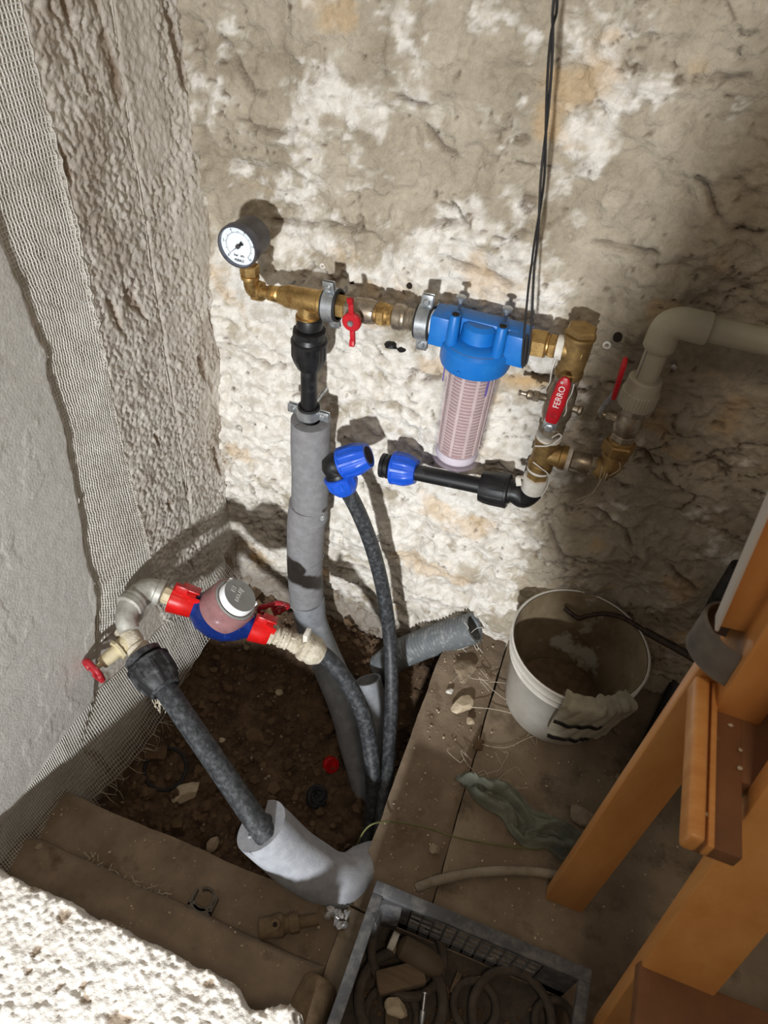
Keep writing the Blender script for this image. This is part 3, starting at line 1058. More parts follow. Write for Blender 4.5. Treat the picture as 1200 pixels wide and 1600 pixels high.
MB().lathe((fx - .012, fy - .0550, .762), FR, [(0, .003), (.003, .002)], 10).build('pip', 'blue', head)
MB().lathe((fx - .081, fy, hz), CD, [(0, .021), (.012, .021)], 24).build('port_collar', 'white', flt)
# bowl: double wall so the light passes through a real shell
zt, zb = .752, .550
b = MB()
prof = [(0, .0465), (.02, .0462), (.10, .0438), (zt - zb - .012, .0424), (zt - zb - .004, .040), (zt - zb, .034), (zt - zb, .0335), (zt - zb - .004, .037), (zt - zb - .014, .0396), (.10, .0412), (.02, .0436), (0, .0440)]
b.lathe((fx, fy, zt), -UP, prof + [prof[0]], 48, caps=False)
b.lathe((fx, fy, zb + .001), UP, [(0, .034), (.002, .034)], 40)
b.build('clear_bowl', 'clear', flt)
b = MB().ring((fx, fy, zb + .010), UP, .0412, .0022, 40, 8)
b.build('bowl_rim', 'clear', flt)
MB().lathe((fx + .0, fy, zb), -UP, [(0, .004), (.006, .003)], 10).build('bowl_pip', 'black_pp', flt)
cart = MB().lathe((fx, fy, .754), -UP, [(0, .0350), (.180, .0328)], 40).build('cartridge', 'cart_core', flt)
b = MB()
for k in range(26):
    z = .748 - k * .0064
    b.ring((fx, fy, z), UP, .0362 - k * .00008, .0013, 32, 5)
b.build('slot_rings', 'cartridge', cart)
b = MB()
for k in range(10):
    a = 2 * math.pi * (k + .3) / 10
    o_ = Vector((math.cos(a), math.sin(a), 0))
    b.plank(Vector((fx, fy, .752)) + o_ * .0372, Vector((fx, fy, .582)) + o_ * .0350, o_.cross(UP), .005, .0022, 0)
b.build('cartridge_rib', 'cartridge', cart)
MB().lathe((fx, fy, .579), -UP, [(0, .0365), (.012, .0372), (.016, .0355)], 40).build('cartridge_foot', 'cart_white', cart)
for a in (-2.62, -.80):
    o_ = Vector((math.cos(a), math.sin(a), 0))
    MB().plank(Vector((fx, fy, .750)) + o_ * .0475, Vector((fx, fy, .718)) + o_ * .0468, o_.cross(UP), .0028, .0016, 0).build('bowl_key', 'blue_tint', flt)

# ---- right of the filter: brass strainer body
sv = thing('strainer_body', 'brass strainer body with hex cap and white-taped inlet right of the filter', 'pipe fitting', (-.004, YW, .765))
q0 = cpt(822)
b = MB().lathe(q0 - CD * .004, CD, [(0, .0165), (.012, .0165)], 22)
b.hexnut(q0 + CD * .006, CD, .026, .0222)
b.lathe(q0 + CD * .030, CD, [(0, .0150), (.005, .0150)], 22)
b.hexnut(q0 + CD * .034, CD, .012, .0195)
b.build('inlet_nut', 'brass', sv)
MB().lathe(q0 + CD * .046, CD, [(0, .0178), (.001, .0186), (.010, .0186), (.011, .0176)], 24).build('tape_wrap', 'ptfe', sv)
VX = -.0035
b = MB().lathe((VX, YW, .838), -UP, [(0, .0225), (.004, .0215), (.030, .0215), (.050, .0205), (.058, .0200), (.060, .0215), (.068, .0215), (.070, .019)], 30)
b.lathe(q0 + CD * .056, CD, [(0, .0180), (.006, .0185), (.030, .0195)], 26)
b.build('strainer_shell', 'brass_worn', sv)
b = MB().lathe((VX, YW, .836), UP, [(0, .0235), (.004, .0235)], 28).hexnut((VX, YW, .840), UP, .011, .0235)
b.build('hex_cap', 'brass_worn', sv)


def zv(py):
    return along((VX, YW, .9), (VX, YW, .4), py, 1).z


# lever valve
z_top, z_bot = .772, zv(675)
lv = thing('ball_valve', 'nickel ball valve with long red lever below the strainer body', 'valve', (VX, YW, z_bot))
b = MB().hexnut((VX, YW, z_top), -UP, .014, .0215)
b.lathe((VX, YW, z_top - .012), -UP, [(0, .0175), (.010, .0180), (.020, .0225), (z_top - z_bot - .050, .0235), (z_top - z_bot - .034, .0190), (z_top - z_bot - .026, .0180)], 30)
b.hexnut((VX, YW, z_bot + .018), -UP, .016, .0215, seg=8)
b.build('valve_body', 'nickel', lv)
MB().lathe((VX, YW, z_top + .002), UP, [(0, .0195), (.006, .0195)], 24).build('tape_wrap', 'ptfe', lv)
# lever in front of the body
stem = Yp(859, 664, YW - .034)
tip = Yp(887, 583, YW - .042)
b = MB().lathe(stem + Vector((0, .018, 0)), FR, [(0, .0095), (.012, .0085), (.022, .0085)], 16)
b.build('stem', 'nickel', lv)
ld = (tip - stem)
ld = Vector((ld.x, 0, ld.z)).normalized()
lw = ld.cross(FR)
b = MB()
b.plank(stem - ld * .007 + FR * .004, stem + ld * .016 + FR * .004, lw, .0215, .0026, .001)
b.plank(stem + ld * .014 + FR * .004, stem + ld * .028 + FR * .008, lw, .0200, .0026, .001)
lvp = b.build('lever_plate', 'zinc', lv)
MB().lathe(stem + FR * .0055, FR, [(0, .0080), (.005, .0080), (.006, .0055)], 6).lathe(stem + FR * .010, FR, [(0, .0042), (.004, .0036)], 10).build('nut', 'zinc', lvp)
L0, L1 = stem + ld * .013 + FR * .009, tip + FR * .003 - ld * .006
path = [L0.lerp(L1, t) for t in np.linspace(0, 1, 14)]
rad = [.0088, .0106] + [.0108 + .0012 * math.sin(t * 3.14) for t in np.linspace(0, 1, 9)] + [.0108, .0085, .0045]
b = MB()
i0 = 0
n_ = len(path)
ldd = (L1 - L0).normalized()
nn = lw.cross(ldd).normalized()
if nn.y > 0:
    nn = -nn
seg = 20
for p, r in zip(path, rad):
    for k in range(seg):
        a = 2 * math.pi * k / seg
        ca, sa = math.cos(a), math.sin(a)
        sg = lambda v: math.copysign(abs(v) ** .6, v)
        b.v.append(p + lw * r * sg(ca) + nn * r * .55 * sg(sa))
b.grid_faces(0, n_, seg, False, True)
b.f.append(tuple(range(seg))[::-1])
b.f.append(tuple(range((n_ - 1) * seg, n_ * seg)))
grip = b.build('lever_grip', 'red', lv, sharp=60)
mid = L0.lerp(L1, .62) + nn * .0070
text_mesh('lettering', 'FERRO', .0135, mid, ldd, nn.cross(ldd), 'white_print', grip)
text_mesh('lettering', '®', .006, L0.lerp(L1, .93) + nn * .0066 + nn.cross(ldd) * .003, ldd, nn.cross(ldd), 'white_print', grip)
b = MB().ring(L0.lerp(L1, .20) + nn * .0066, nn, .0042, .0006, 20, 4)
b.plank(L0.lerp(L1, .17) + nn * .0066, L0.lerp(L1, .23) + nn * .0066, lw, .0012, .0006, 0)
b.build('emblem', 'red_worn', grip)
# drain cock on its left side
dz = zv(627)
dr = thing('drain_cock', 'tiny nickel drain cock pointing left from the red lever valve', 'valve', (VX - .05, YW, dz))
dd_ = Vector((-1, -.10, .02)).normalized()
b = MB().lathe((VX - .016, YW, dz), dd_, [(0, .0062), (.016, .0062), (.018, .0075)], 16).hexnut((VX - .033, YW - .003, dz), dd_, .010, .0095)
b.lathe(Vector((VX - .043, YW - .004, dz)), dd_, [(0, .0068), (.003, .008), (.008, .008), (.011, .004), (.018, .0035), (.020, .005), (.023, .0035)], 16)
b.build('cock_body', 'nickel', dr)
MB().lathe((VX + .018, YW, dz - .006), (1, -.1, 0), [(0, .0062), (.012, .0062), (.014, .008), (.018, .008), (.020, .005)], 14).build('plug', 'nickel', dr)

# lower brass tee
tz = zv(707)
lt = thing('brass_tee', 'dull brass tee below the red lever valve, white tape at its necks', 'pipe fitting', (VX, YW, tz - .035))
b = MB().lathe((VX, YW, tz + .032), -UP, [(0, .0215), (.010, .0215), (.012, .0195), (.052, .0195), (.054, .0215), (.064, .0215)], 28)
b.lathe((VX, YW, tz), (1, 0, .02), [(0, .018), (.026, .0185), (.028, .0210), (.038, .0210)], 28)
b.build('tee_body', 'brass_worn', lt)
b = MB().lathe((VX, YW, tz + .030), UP, [(0, .0195), (.001, .0212), (.006, .0212), (.007, .0195)], 24)
b.lathe((VX, YW, tz - .031), -UP, [(0, .0195), (.001, .0212), (.006, .0212), (.007, .0195)], 24)
b.lathe((VX + .038, YW, tz + .001), (1, 0, .02), [(0, .019), (.007, .0195)], 24)
b.build('tape_wrap', 'ptfe', lt)
b = MB().hexnut((VX, YW, tz - .037), -UP, .020, .0190)
b.build('hex_nipple', 'brass_worn', lt)

# right branch: nickel nipple, nut, brass, elbow up, union, second valve
rx = VX + .045
rz = tz + .001
PX = .1055
br = thing('pipe_branch', 'nickel and brass branch pipe with hemp twine leading right to the elbow', 'pipe fitting', (rx + .03, YW, rz - .03))
b = MB().lathe((rx, YW, rz), (1, 0, 0), [(0, .0150), (.004, .0175), (.030, .0175), (.034, .0150)], 26)
b.build('nickel_nipple', 'nickel', br)
MB().hexnut((rx + .032, YW, rz), (1, 0, 0), .012, .0180).build('hex_nut', 'nickel', br)
b = MB().lathe((rx + .044, YW, rz), (1, 0, 0), [(0, .014), (.004, .0165), (.010, .0185), (.022, .0185)], 26)
ptsE = [Vector((rx + .060, YW, rz)), Vector((PX - .016, YW, rz)), Vector((PX - .005, YW, rz + .005)), Vector((PX, YW, rz + .016)), Vector((PX, YW, rz + .034))]
b.tube(smooth_path(ptsE, 24), .0185, 24)
b.build('elbow_body', 'brass_worn', br)
b = MB()
for k in range(5):
    b.ring((rx + .052 + k * .003, YW, rz), (1, .15 * math.sin(k), .1 * math.cos(k * 2)), .0195, .0007, 24, 5)
b.tube(smooth_path([Vector((rx + .055, YW - .019, rz - .006)), Vector((rx + .052, YW - .016, rz - .04)), Vector((rx + .050, YW + .01, rz - .07)), Vector((rx + .035, YW + .04, rz - .115))], 16), .0008, 5)
b.tube(smooth_path([Vector((rx + .056, YW - .019, rz - .006)), Vector((rx + .054, YW - .016, rz - .03)), Vector((rx + .044, YW + .02, rz - .10)), Vector((rx + .030, YW + .045, rz - .13))], 16), .0007, 5)
b.tube(smooth_path([Vector((rx + .066, YW - .019, rz + .004)), Vector((rx + .076, YW - .024, rz + .026)), Vector((rx + .070, YW - .018, rz + .036)), Vector((rx + .062, YW - .012, rz + .022))], 14), .0007, 5)
b.build('hemp_twine', 'twine', br)


def zp(py):
    return along((PX, YW, 1.0), (PX, YW, .5), py, 1).z


u2 = thing('pipe_union', 'brass hex union under the nickel valve of the beige plastic pipe', 'pipe fitting', (PX, YW, zp(712)))
b = MB().lathe((PX, YW, rz + .032), UP, [(0, .0215), (.008, .0215)], 24)
z1 = rz + .040
b.hexnut((PX, YW, z1), UP, .022, .0262, phase=.2)
b.lathe((PX, YW, z1 + .022), UP, [(0, .020), (.006, .019)], 24)
b.build('union_nut', 'brass_worn', u2)
z2 = z1 + .027
v2 = thing('ball_valve', 'nickel ball valve under the beige pipe with red lever seen edge-on', 'valve', (PX, YW, z2))
b = MB().hexnut((PX, YW, z2), UP, .013, .0205)
b.lathe((PX, YW, z2 + .012), UP, [(0, .0170), (.006, .0200), (.020, .0222), (.034, .0195), (.038, .0175)], 28)
b.hexnut((PX, YW, z2 + .048), UP, .020, .0190)
b.build('valve_body', 'nickel', v2)
sb = Vector((PX - .018, YW, z2 + .034))
b = MB().lathe(sb, (-1, 0, 0), [(0, .008), (.014, .0075), (.018, .0045), (.028, .0045)], 14)
b.hexnut(sb + Vector((-.022, 0, 0)), (-1, 0, 0), .005, .0075)
b.build('stem', 'nickel', v2)
lb = Yp(960, 617, YW - .03)
lt2 = Yp(976, 566, YW - .045)
sx_ = Vector((sb.x - .024, YW, sb.z))
b = MB().tube(smooth_path([sx_, sx_ + Vector((-.004, -.010, .012)), lb.lerp(lt2, .1)], 10), .004, 8, flat=.4)
lp2 = b.build('lever_plate', 'zinc', v2)
b = MB()
ld2 = (lt2 - lb).normalized()
b.plank(lb - ld2 * .002, lt2 + ld2 * .002, (0, 1, 0), .022, .0075, .0032)
b.build('lever_grip', 'red', v2)

# beige pipe (PPR)
pp = thing('plastic_pipe', 'beige plastic pipe with ribbed adapter and elbow running off to the right', 'pipe', (PX, YW, .76))
za = z2 + .066
ztop = .892
b = MB().lathe((PX, YW, za), UP, [(0, .0255), (.003, .0272), (.026, .0272), (.028, .0255)], 72, ribs=(36, .035, 0))
b.lathe((PX, YW, za + .027), UP, [(0, .0262), (.004, .0258), (.020, .0245), (.022, .0225)], 32)
b.build('ribbed_adapter', 'ppr', pp)
b = MB().lathe((PX, YW, za + .045), UP, [(0, .0165), (ztop - za - .06, .0165)], 28)
pv = b.build('riser', 'ppr', pp)
MB().plank((PX - .0135, YW - .010, za + .05), (PX - .0135, YW - .010, ztop - .03), (1, 1, 0), .0012, .001, 0).build('grey_stripe', 'grey_print', pp)
e0 = [Vector((PX, YW, ztop - .042)), Vector((PX, YW, ztop - .020)), Vector((PX + .004, YW, ztop - .008)), Vector((PX + .016, YW, ztop - .001)), Vector((PX + .030, YW, ztop)), Vector((PX + .048, YW, ztop))]
b = MB().tube(smooth_path(e0, 30), .0222, 28)
b.lathe((PX, YW, ztop - .045), UP, [(0, .0205), (.003, .0225), (.010, .0225)], 28)
b.lathe((PX + .044, YW, ztop), (1, 0, 0), [(0, .0225), (.008, .0225), (.010, .0205)], 28)
b.build('elbow_body', 'ppr', pp)
MB().tube([Vector((PX + .03, YW, ztop)), Vector((.95, YW, ztop + .012))], .0172, 28).build('cross_pipe', 'ppr', pp)

# black elbow with taped neck and stub pipe with blue nut
bz_ = tz - .057
be = thing('compression_elbow', 'black plastic compression elbow with white taped neck below the brass tee', 'pipe fitting', (VX, YW, .49))
b = MB().lathe((VX, YW, bz_ + .004), -UP, [(0, .0195), (.002, .0225), (.030, .0218), (.034, .0190)], 28)
b.build('tape_wrap', 'ptfe', be)
MB().tube(smooth_path([Vector((VX - .022, YW - .004, bz_ - .004)), Vector((VX - .029, YW - .012, bz_ - .002)), Vector((VX - .024, YW - .02, bz_ - .012))], 8), .005, 6, flat=.4).build('tape_end', 'ptfe', be)
endp = Yp(770, 763, YW)
dirp = (Yp(640, 738, YW) - endp).normalized()
b = MB().tube(smooth_path([Vector((VX, YW, bz_ - .018)), Vector((VX - .001, YW, bz_ - .034)), Vector((VX - .012, YW, bz_ - .052)), endp - dirp * .040, endp - dirp * .02], 24), .0195, 24)
b.build('elbow_body', 'black_pp', be)


def pp_nut(p, d, L, r0, r1, m, parent, n=14, name='compression_nut'):
    b = MB()
    b.lathe(p, d, [(0, r0 * .96), (.002, r0 * 1.06), (.006, r0 * 1.06), (.007, r0), (L * .55, r0), (L * .80, r0 * .5 + r1 * .5), (L, r1), (L, r1 * .82)], 84, ribs=(n, .045, .55), rrange=(3, 5))
    return b.build(name, m, parent, sharp=25)


pp_nut(endp - dirp * .030, dirp, .052, .030, .0275, 'black_pp', be, 8)
b = MB().lathe(endp - dirp * .034, dirp, [(0, .0215), (.010, .0235)], 24)
b.build('shoulder', 'black_pp', be)
stp = thing('pipe_stub', 'short black pipe stub with blue compression nut pointing left at blue elbow', 'pipe', endp.lerp(Yp(600, 728, YW), .5) - UP * .03)
pe_end = Yp(606, 729, YW)
MB().tube([endp, pe_end], .0152, 24).build('black_tube', 'pe', stp)
nb0 = Yp(613, 730, YW)
nd_ = -dirp
pp_nut(nb0, nd_, .048, .0300, .0225, 'blue_nut', stp, 12)
b = MB().lathe(nb0 + dirp * .003, dirp, [(0, .021), (.002, .0235), (.006, .0235), (.007, .0205), (.010, .0205), (.011, .0228), (.018, .0228), (.019, .0205), (.0195, .012)], 26, ribs=(12, .03, .3), rrange=(5, 6))
b.build('black_collar', 'black_pp', stp)

# thin white tape tails
b = MB()
w0 = q0 + CD * .05 + Vector((0, -.018, -.004))
b.tube(smooth_path([w0, Yp(862, 580, YW - .01), Yp(858, 600, YW + .02), Yp(846, 608, YW + .035)], 18), .0011, 5)
tag(b.build('tape_tail', 'ptfe'), 'loose white tape tail hanging from strainer inlet left of red lever', 'tape')
b = MB()
b.tube(smooth_path([Yp(836, 697, YW - .022), Yp(858, 696, YW - .024), Yp(876, 684, YW - .02), Yp(873, 678, YW - .015), Yp(862, 684, YW - .022)], 26), .0013, 6)
tag(b.build('tape_tail', 'ptfe'), 'white tape tail looped round the brass tee under lever valve', 'tape')
b = MB()
b.tube(smooth_path([Yp(833, 722, YW - .022), Yp(846, 732, YW - .024), Yp(857, 742, YW - .02), Yp(856, 758, YW - .018), Yp(846, 776, YW - .015)], 26), .0011, 6)
tag(b.build('tape_tail', 'ptfe'), 'white tape tail curling beside taped neck of black elbow', 'tape')
b = MB()
b.tube(smooth_path([Yp(897, 600, YW - .02), Yp(893, 615, YW - .022), Yp(886, 628, YW - .022), Yp(884, 645, YW - .02), Yp(876, 655, YW - .018)], 26), .0009, 6)
tag(b.build('tape_tail', 'ptfe'), 'thin white tape tail behind right edge of the red lever', 'tape')

# ---- left riser under the tee
LX = tp.x + .003


def zl_(py):
    return along((LX, YW, .85), (LX, YW, .0), py, 1).z


cf = thing('compression_joint', 'black plastic compression joint screwed under the brass tee', 'pipe fitting', (LX, YW, zl_(570)))
zz0 = tp.z - .030
b = MB().lathe((LX, YW, zz0), -UP, [(0, .0215), (.002, .0225), (.018, .0225), (.020, .019)], 28)
zz1 = zl_(516)
b.lathe((LX, YW, zz1 + .004), -UP, [(0, .021), (.003, .0275), (.012, .0275), (.014, .025), (.024, .0285)], 40, ribs=(10, .04, .3), rrange=(1, 2))
b.build('joint_body', 'black_pp', cf)
pp_nut(Vector((LX, YW, zl_(530))), -UP, zl_(530) - zl_(573), .0300, .0215, 'black_pp', cf, 10)
pr_ = MB().tube([Vector((LX, YW, zl_(560))), Vector((LX, YW, zl_(660)))], .0152, 24).build('riser_pipe', 'pe')
tag(pr_, 'short black riser pipe between black joint and grey foam sleeve', 'pipe')
zc = zl_(643)
clamp('zinc pipe clamp with sideways ears above the grey foam sleeve', (LX, YW, zc), UP, .0170, (1, 0, 0))


def foam_tube(path, ro, ri, name, m, parent, slit=None, sw=0.12, seg=40, squash=None):
    """hollow foam sleeve with an optional slit (angle, half width)"""
    pts = [Vector(p) for p in path]
    n = len(pts)
    b = MB()
    T = [(pts[min(i + 1, n - 1)] - pts[max(i - 1, 0)]).normalized() for i in range(n)]
    up = Vector((0, 0, 1)) if abs(T[0].z) < .9 else Vector((0, -1, 0))
    N = T[0].cross(up).normalized()
    frames = []
    for i in range(n):
        N = (N - T[i] * N.dot(T[i])).normalized()
        frames.append((N.copy(), T[i].cross(N)))
    if slit is None:
        angs = [2 * math.pi * k / seg for k in range(seg)]
    else:
        angs = [slit + sw + (2 * math.pi - 2 * sw) * k / seg for k in range(seg + 1)]
    m_ = len(angs)
    loop = [(ro, a) for a in angs] + [(ri, a) for a in reversed(angs)]
    for i in range(n):
        Nn, Bb = frames[i]
        for r, a in loop:
            rr = r * (1 + .015 * math.sin(i * .9 + a * 3)) if r == ro else r
            b.v.append(pts[i] + Nn * rr * math.cos(a) + Bb * rr * math.sin(a))
    M2 = 2 * m_
    b.grid_faces(0, n, M2, False, True)
    if slit is None:   # the wrap face between first and last of each ring
        b.f = []
        for i in range(n - 1):
            for k in range(m_):
                k2 = (k + 1) % m_
                b.f.append((i * M2 + k, (i + 1) * M2 + k, (i + 1) * M2 + k2, i * M2 + k2))
                u, u2 = m_ + k, m_ + k2
                b.f.append((i * M2 + u, (i + 1) * M2 + u, (i + 1) * M2 + u2, i * M2 + u2))
    for i in (0, n - 1):
        for k in range(m_ if slit is None else m_ - 1):
            k2 = (k + 1) % m_
            o1, o2 = i * M2 + k, i * M2 + k2
            i1, i2 = i * M2 + (2 * m_ - 1 - k), i * M2 + (2 * m_ - 1 - k2)
            b.f.append((o1, o2, i2, i1))
    return b.build(name, m, parent, sharp=50)


fs = thing('foam_sleeve', 'upright grey foam pipe sleeve with an open slit below the clamp', 'pipe insulation', (LX, YW, zl_(930)))
FXc = LX + .004
top = Vector((FXc, YW, zl_(655)))
bot1 = Vector((FXc, YW, zl_(806)))
foam_tube([top.lerp(bot1, t) for t in np.linspace(0, 1, 14)], .0380, .0175, 'upper_sleeve', 'foam', fs, slit=-0.95 + math.pi * 0, sw=.05)
bot2 = Vector((FXc - .004, YW - .008, zl_(936)))
mid_ = Vector((FXc - .010, YW - .003, zl_(850)))
foam_tube(smooth_path([Vector((FXc - .004, YW, zl_(786))), mid_, bot2], 14), .0405, .0175, 'lower_sleeve', 'foam', fs)
MB().ring((FXc - .009, YW - .003, zl_(866)), (-.03, 0, 1), .0402, .0014, 40, 5).build('tape_line', 'conduit', fs)
b = MB().lathe(Yp(504, 806, YW - .034), Vector((.3, -.9, .2)), [(0, .003), (.006, .003), (.008, .0065), (.011, .0065), (.013, .004)], 12)
b.build('screw', 'zinc', fs)
# the wider grey sleeve it stands in, running into the earth
gp = [Vector((bot2.x + .006, YW - .012, bot2.z + .014)), Vector((bot2.x + .030, YW - .026, bot2.z - .085)), P(535, 1090, 1.72), P(558, 1170, 1.76), P(580, 1250, 1.80)]
sl = thing('pipe_sleeve', 'slanting smooth grey pipe sleeve entering the pit under the foam', 'pipe', P(560, 1190, 1.75))
foam_tube(smooth_path(gp, 26), .0385, .034, 'sleeve_tube', 'pipe_grey', sl)
MB().tube([bot2 + UP * .02, Vector(gp[1])], .0155, 16).build('inner_pipe', 'pe', sl)
o = MB()
foam_tube(smooth_path([P(575, 1062, 1.74), P(590, 1120, 1.78), P(600, 1185, 1.82)], 10), .032, .026, 'sleeve_stub', 'pipe_grey', sl)

# ---- blue elbow and its long black pipe
ec = P(523, 728, 1.305)
bl = thing('compression_elbow', 'black elbow with two blue compression nuts hanging beside the foam sleeve', 'pipe fitting', ec - UP * .05)
d1_ = (P(582, 709, 1.275) - ec).normalized()
d2_ = (P(545, 775, 1.335) - ec).normalized()
b = MB().tube(smooth_path([ec + d1_ * .022, ec + d1_ * .008, ec + (d1_ + d2_) * .002 * -1, ec + d2_ * .008, ec + d2_ * .024], 24), .0225, 28)
b.lathe(ec + d2_ * .012, d2_, [(0, .0235), (.006, .0250), (.010, .0250)], 28)
b.build('elbow_body', 'black_pp', bl)
n1p = ec + d1_ * .014
pp_nut(n1p, d1_, .056, .0285, .0225, 'blue_nut', bl, 12)
MB().lathe(n1p + d1_ * .0555, d1_, [(0, .0165), (.001, .0165)], 24).build('nut_bore', 'hole', bl)
n2p = ec + d2_ * .018
pp_nut(n2p, d2_, .040, .0285, .0195, 'blue_nut', bl, 12)
lp_pts = [n2p + d2_ * .02, P(560, 800, 1.37), P(583, 860, 1.44), P(600, 930, 1.52), P(609, 1000, 1.59), P(612, 1090, 1.62), P(607, 1170, 1.62), P(599, 1260, 1.61), P(590, 1345, 1.60), P(583, 1400, 1.62)]
o = MB().tube(smooth_path(lp_pts, 90), .0152, 22).build('long_pipe', 'pe_dusty')
tag(o, 'long curved dusty black pipe dropping from the blue elbow into the pit', 'pipe')

# wall fixings: screws, plugs and drill holes
def wall_fix(px, py, kind, label, r=.005):
    p = Yp(px, py, 0.0)
    p.y = wall_y(p.x, p.z)
    if kind == 'hole':
        o = MB().lathe(p + Vector((0, .004, 0)), FR, [(0, r), (.007, r)], 14).build('drill_hole', 'hole', back)
        return
    if kind == 'plug':
        t = thing('wall_plug', label, 'wall plug', p)
        MB().lathe(p + Vector((0, .010, 0)), FR, [(0, r * .5), (0, r), (.013, r), (.0135, r * .5), (.006, r * .45)], 18, caps=False).build('plug_collar', 'ptfe', t)
        MB().lathe(p + Vector((0, .008, 0)), FR, [(0, r * .5), (.001, r * .5)], 12).build('bore', 'hole', t)
    else:
        t = thing('wall_screw', label, 'screw', p)
        dd = Vector((random.uniform(-.2, .2), -1, random.uniform(-.1, .3))).normalized()
        MB().lathe(p + Vector((0, .01, 0)), dd, [(0, r * .55), (.028, r * .55), (.029, r), (.033, r), (.034, r * .6)], 14).build('shank', 'zinc', t)


wall_fix(502, 418, 'plug', 'pale wall plug with dark bore above the brass tee')
wall_fix(949, 536, 'plug', 'pale wall plug right of the brass strainer body', .0065)
wall_fix(644, 441, 'hole', '', .005)
wall_fix(967, 519, 'hole', '', .0068)
wall_fix(553, 438, 'hole', '', .004)
wall_fix(542, 618, 'plug', 'small wall plug in white wall right of the black riser', .0032)
wall_fix(534, 842, 'plug', 'small wall plug between foam sleeve and curved black pipe', .004)
wall_fix(597, 826, 'screw', 'bare threaded screw sticking from wall right of curved black pipe', .0045)
wall_fix(1050, 566, 'screw', 'short shiny screw in wall right of the beige riser', .0045)
wall_fix(462, 440, 'screw', 'bent screw in wall just above the brass tee', .004)
wall_fix(689, 463, 'screw', 'screw beside the top ear of the filter clamp', .004)
pb = Yp(621, 538, 0)
pb.y = wall_y(pb.x, pb.z)
b = MB()
b.rock(pb + Vector((-.006, .0, 0)), (.016, .010, .008), 77)
b.rock(pb + Vector((.010, .0, -.002)), (.010, .008, .007), 78)
tag(b.build('tar_lump', 'cord'), 'black crumpled lump stuck in wall below the union', 'lump')

# ---- black cord hanging in front of the wall
cpts = [Yp(875, -160, -.14), Yp(868, 0, -.13), Yp(862, 60, -.12), Yp(852, 220, -.11), Yp(843, 330, -.105), Yp(831, 430, -.10), Yp(826, 500, -.105), Yp(820, 560, -.115), Yp(817, 572, -.118)]
pa = smooth_path(cpts, 120)
b1, b2 = [], []
for i, p in enumerate(pa):
    t = i / (len(pa) - 1)
    tw = t * 22
    s = .0020 + .0028 * max(0, math.sin((t - .60) * 8.5)) * (t > .6)
    s = s if t < .92 else .002
    if t > .6:
        o_ = Vector((1, 0, 0)) * s
    else:
        o_ = Vector((math.cos(tw), math.sin(tw), 0)) * s
    b1.append(p + o_)
    b2.append(p - o_)
ct = thing('black_cord', 'doubled black cord hanging down past right port of the filter', 'cord', pa[-1])
MB().tube(b1, .0017, 7).build('cord_strand', 'cord', ct)
MB().tube(b2, .0017, 7).build('cord_strand', 'cord', ct)
qa = pa[-22]
MB().tube([pa[-26], pa[-20], pa[-12], pa[-1] + Vector((0, 0, -.004))], [.0020, .0030, .0028, .0008], 9).build('cord_end', 'cord', ct)

# ================================================================== WATER METER GROUP
MA, MZ = P(275, 935, 1.42), P(410, 985, 1.42)
AX = (MZ - MA).normalized()
MC = P(342, 962, 1.42)
wm = thing('water_meter', 'dark blue water meter with pinkish dial ring and grey lid', 'water meter', MC - UP * .06)
lidn = (P(386, 922, 1.365) - P(345, 957, 1.43)).normalized()
Lm = (MZ - MA).length
s0 = MA + AX * .008
b = MB().lathe(s0, AX, [(0, .0180), (.022, .0190), (.030, .0260), (.046, .040), (Lm * .42, .0480), (Lm * .58, .0470), (Lm * .72, .036), (Lm * .84, .0220), (Lm - .01, .0180)], 40)
mbase = s0 + AX * (Lm * .44) - lidn * .004
b.lathe(mbase, lidn, [(0, .046), (.010, .0485), (.020, .0485)], 44)
b.build('meter_body', 'meter_blue', wm)
db = mbase + lidn * .018
b = MB().lathe(db, lidn, [(0, .0475), (.002, .0505), (.042, .0475), (.046, .044), (.046, .036)], 52)
ringo = b.build('dial_ring', 'pink_clear', wm)
MB().ring(db + lidn * .045, lidn, .0400, .0030, 44, 8).build('collar', 'lid', wm)
lc = db + lidn * .046
b = MB().lathe(lc, lidn, [(0, .0345), (.001, .0360), (.014, .0350), (.016, .0335)], 48)
b.build('lid_rim', 'white', wm)
lidp = MB().lathe(lc + lidn * .0155, lidn, [(0, .0338), (.0012, .0334)], 48).build('lid', 'lid', wm)
xdir = P(372, 940, 1.4) - P(388, 917, 1.4)
ydir = P(392, 935, 1.4) - P(372, 920, 1.4)
xdir = xdir - lidn * xdir.dot(lidn)
ydir = ydir - lidn * ydir.dot(lidn)
ydir = ydir - xdir.normalized() * ydir.dot(xdir.normalized())
if xdir.cross(ydir).dot(lidn) < 0:
    ydir = -ydir
tc_ = lc + lidn * .0170
text_mesh('lettering', 'Itron', .017, tc_ - ydir.normalized() * .002, xdir, ydir, 'pale_print', lidp, shear=.2)
b = MB()
lo_ = tc_ - ydir.normalized() * .017 - xdir.normalized() * .004
xn, yn = xdir.normalized(), ydir.normalized()
for (a_, c_) in (((-1, -1), (1, -1)), ((1, -1), (1, 1)), ((1, 1), (-1, 1)), ((-1, 1), (-1, -1)), ((-.5, -.3), (.5, -.3)), ((-.5, .3), (.5, .3))):
    b.plank(lo_ + xn * a_[0] * .0055 + yn * a_[1] * .004, lo_ + xn * c_[0] * .0055 + yn * c_[1] * .004, xn if a_[0] == c_[0] else yn, .0009, .0005, 0)
b.build('emblem', 'pale_print', lidp)
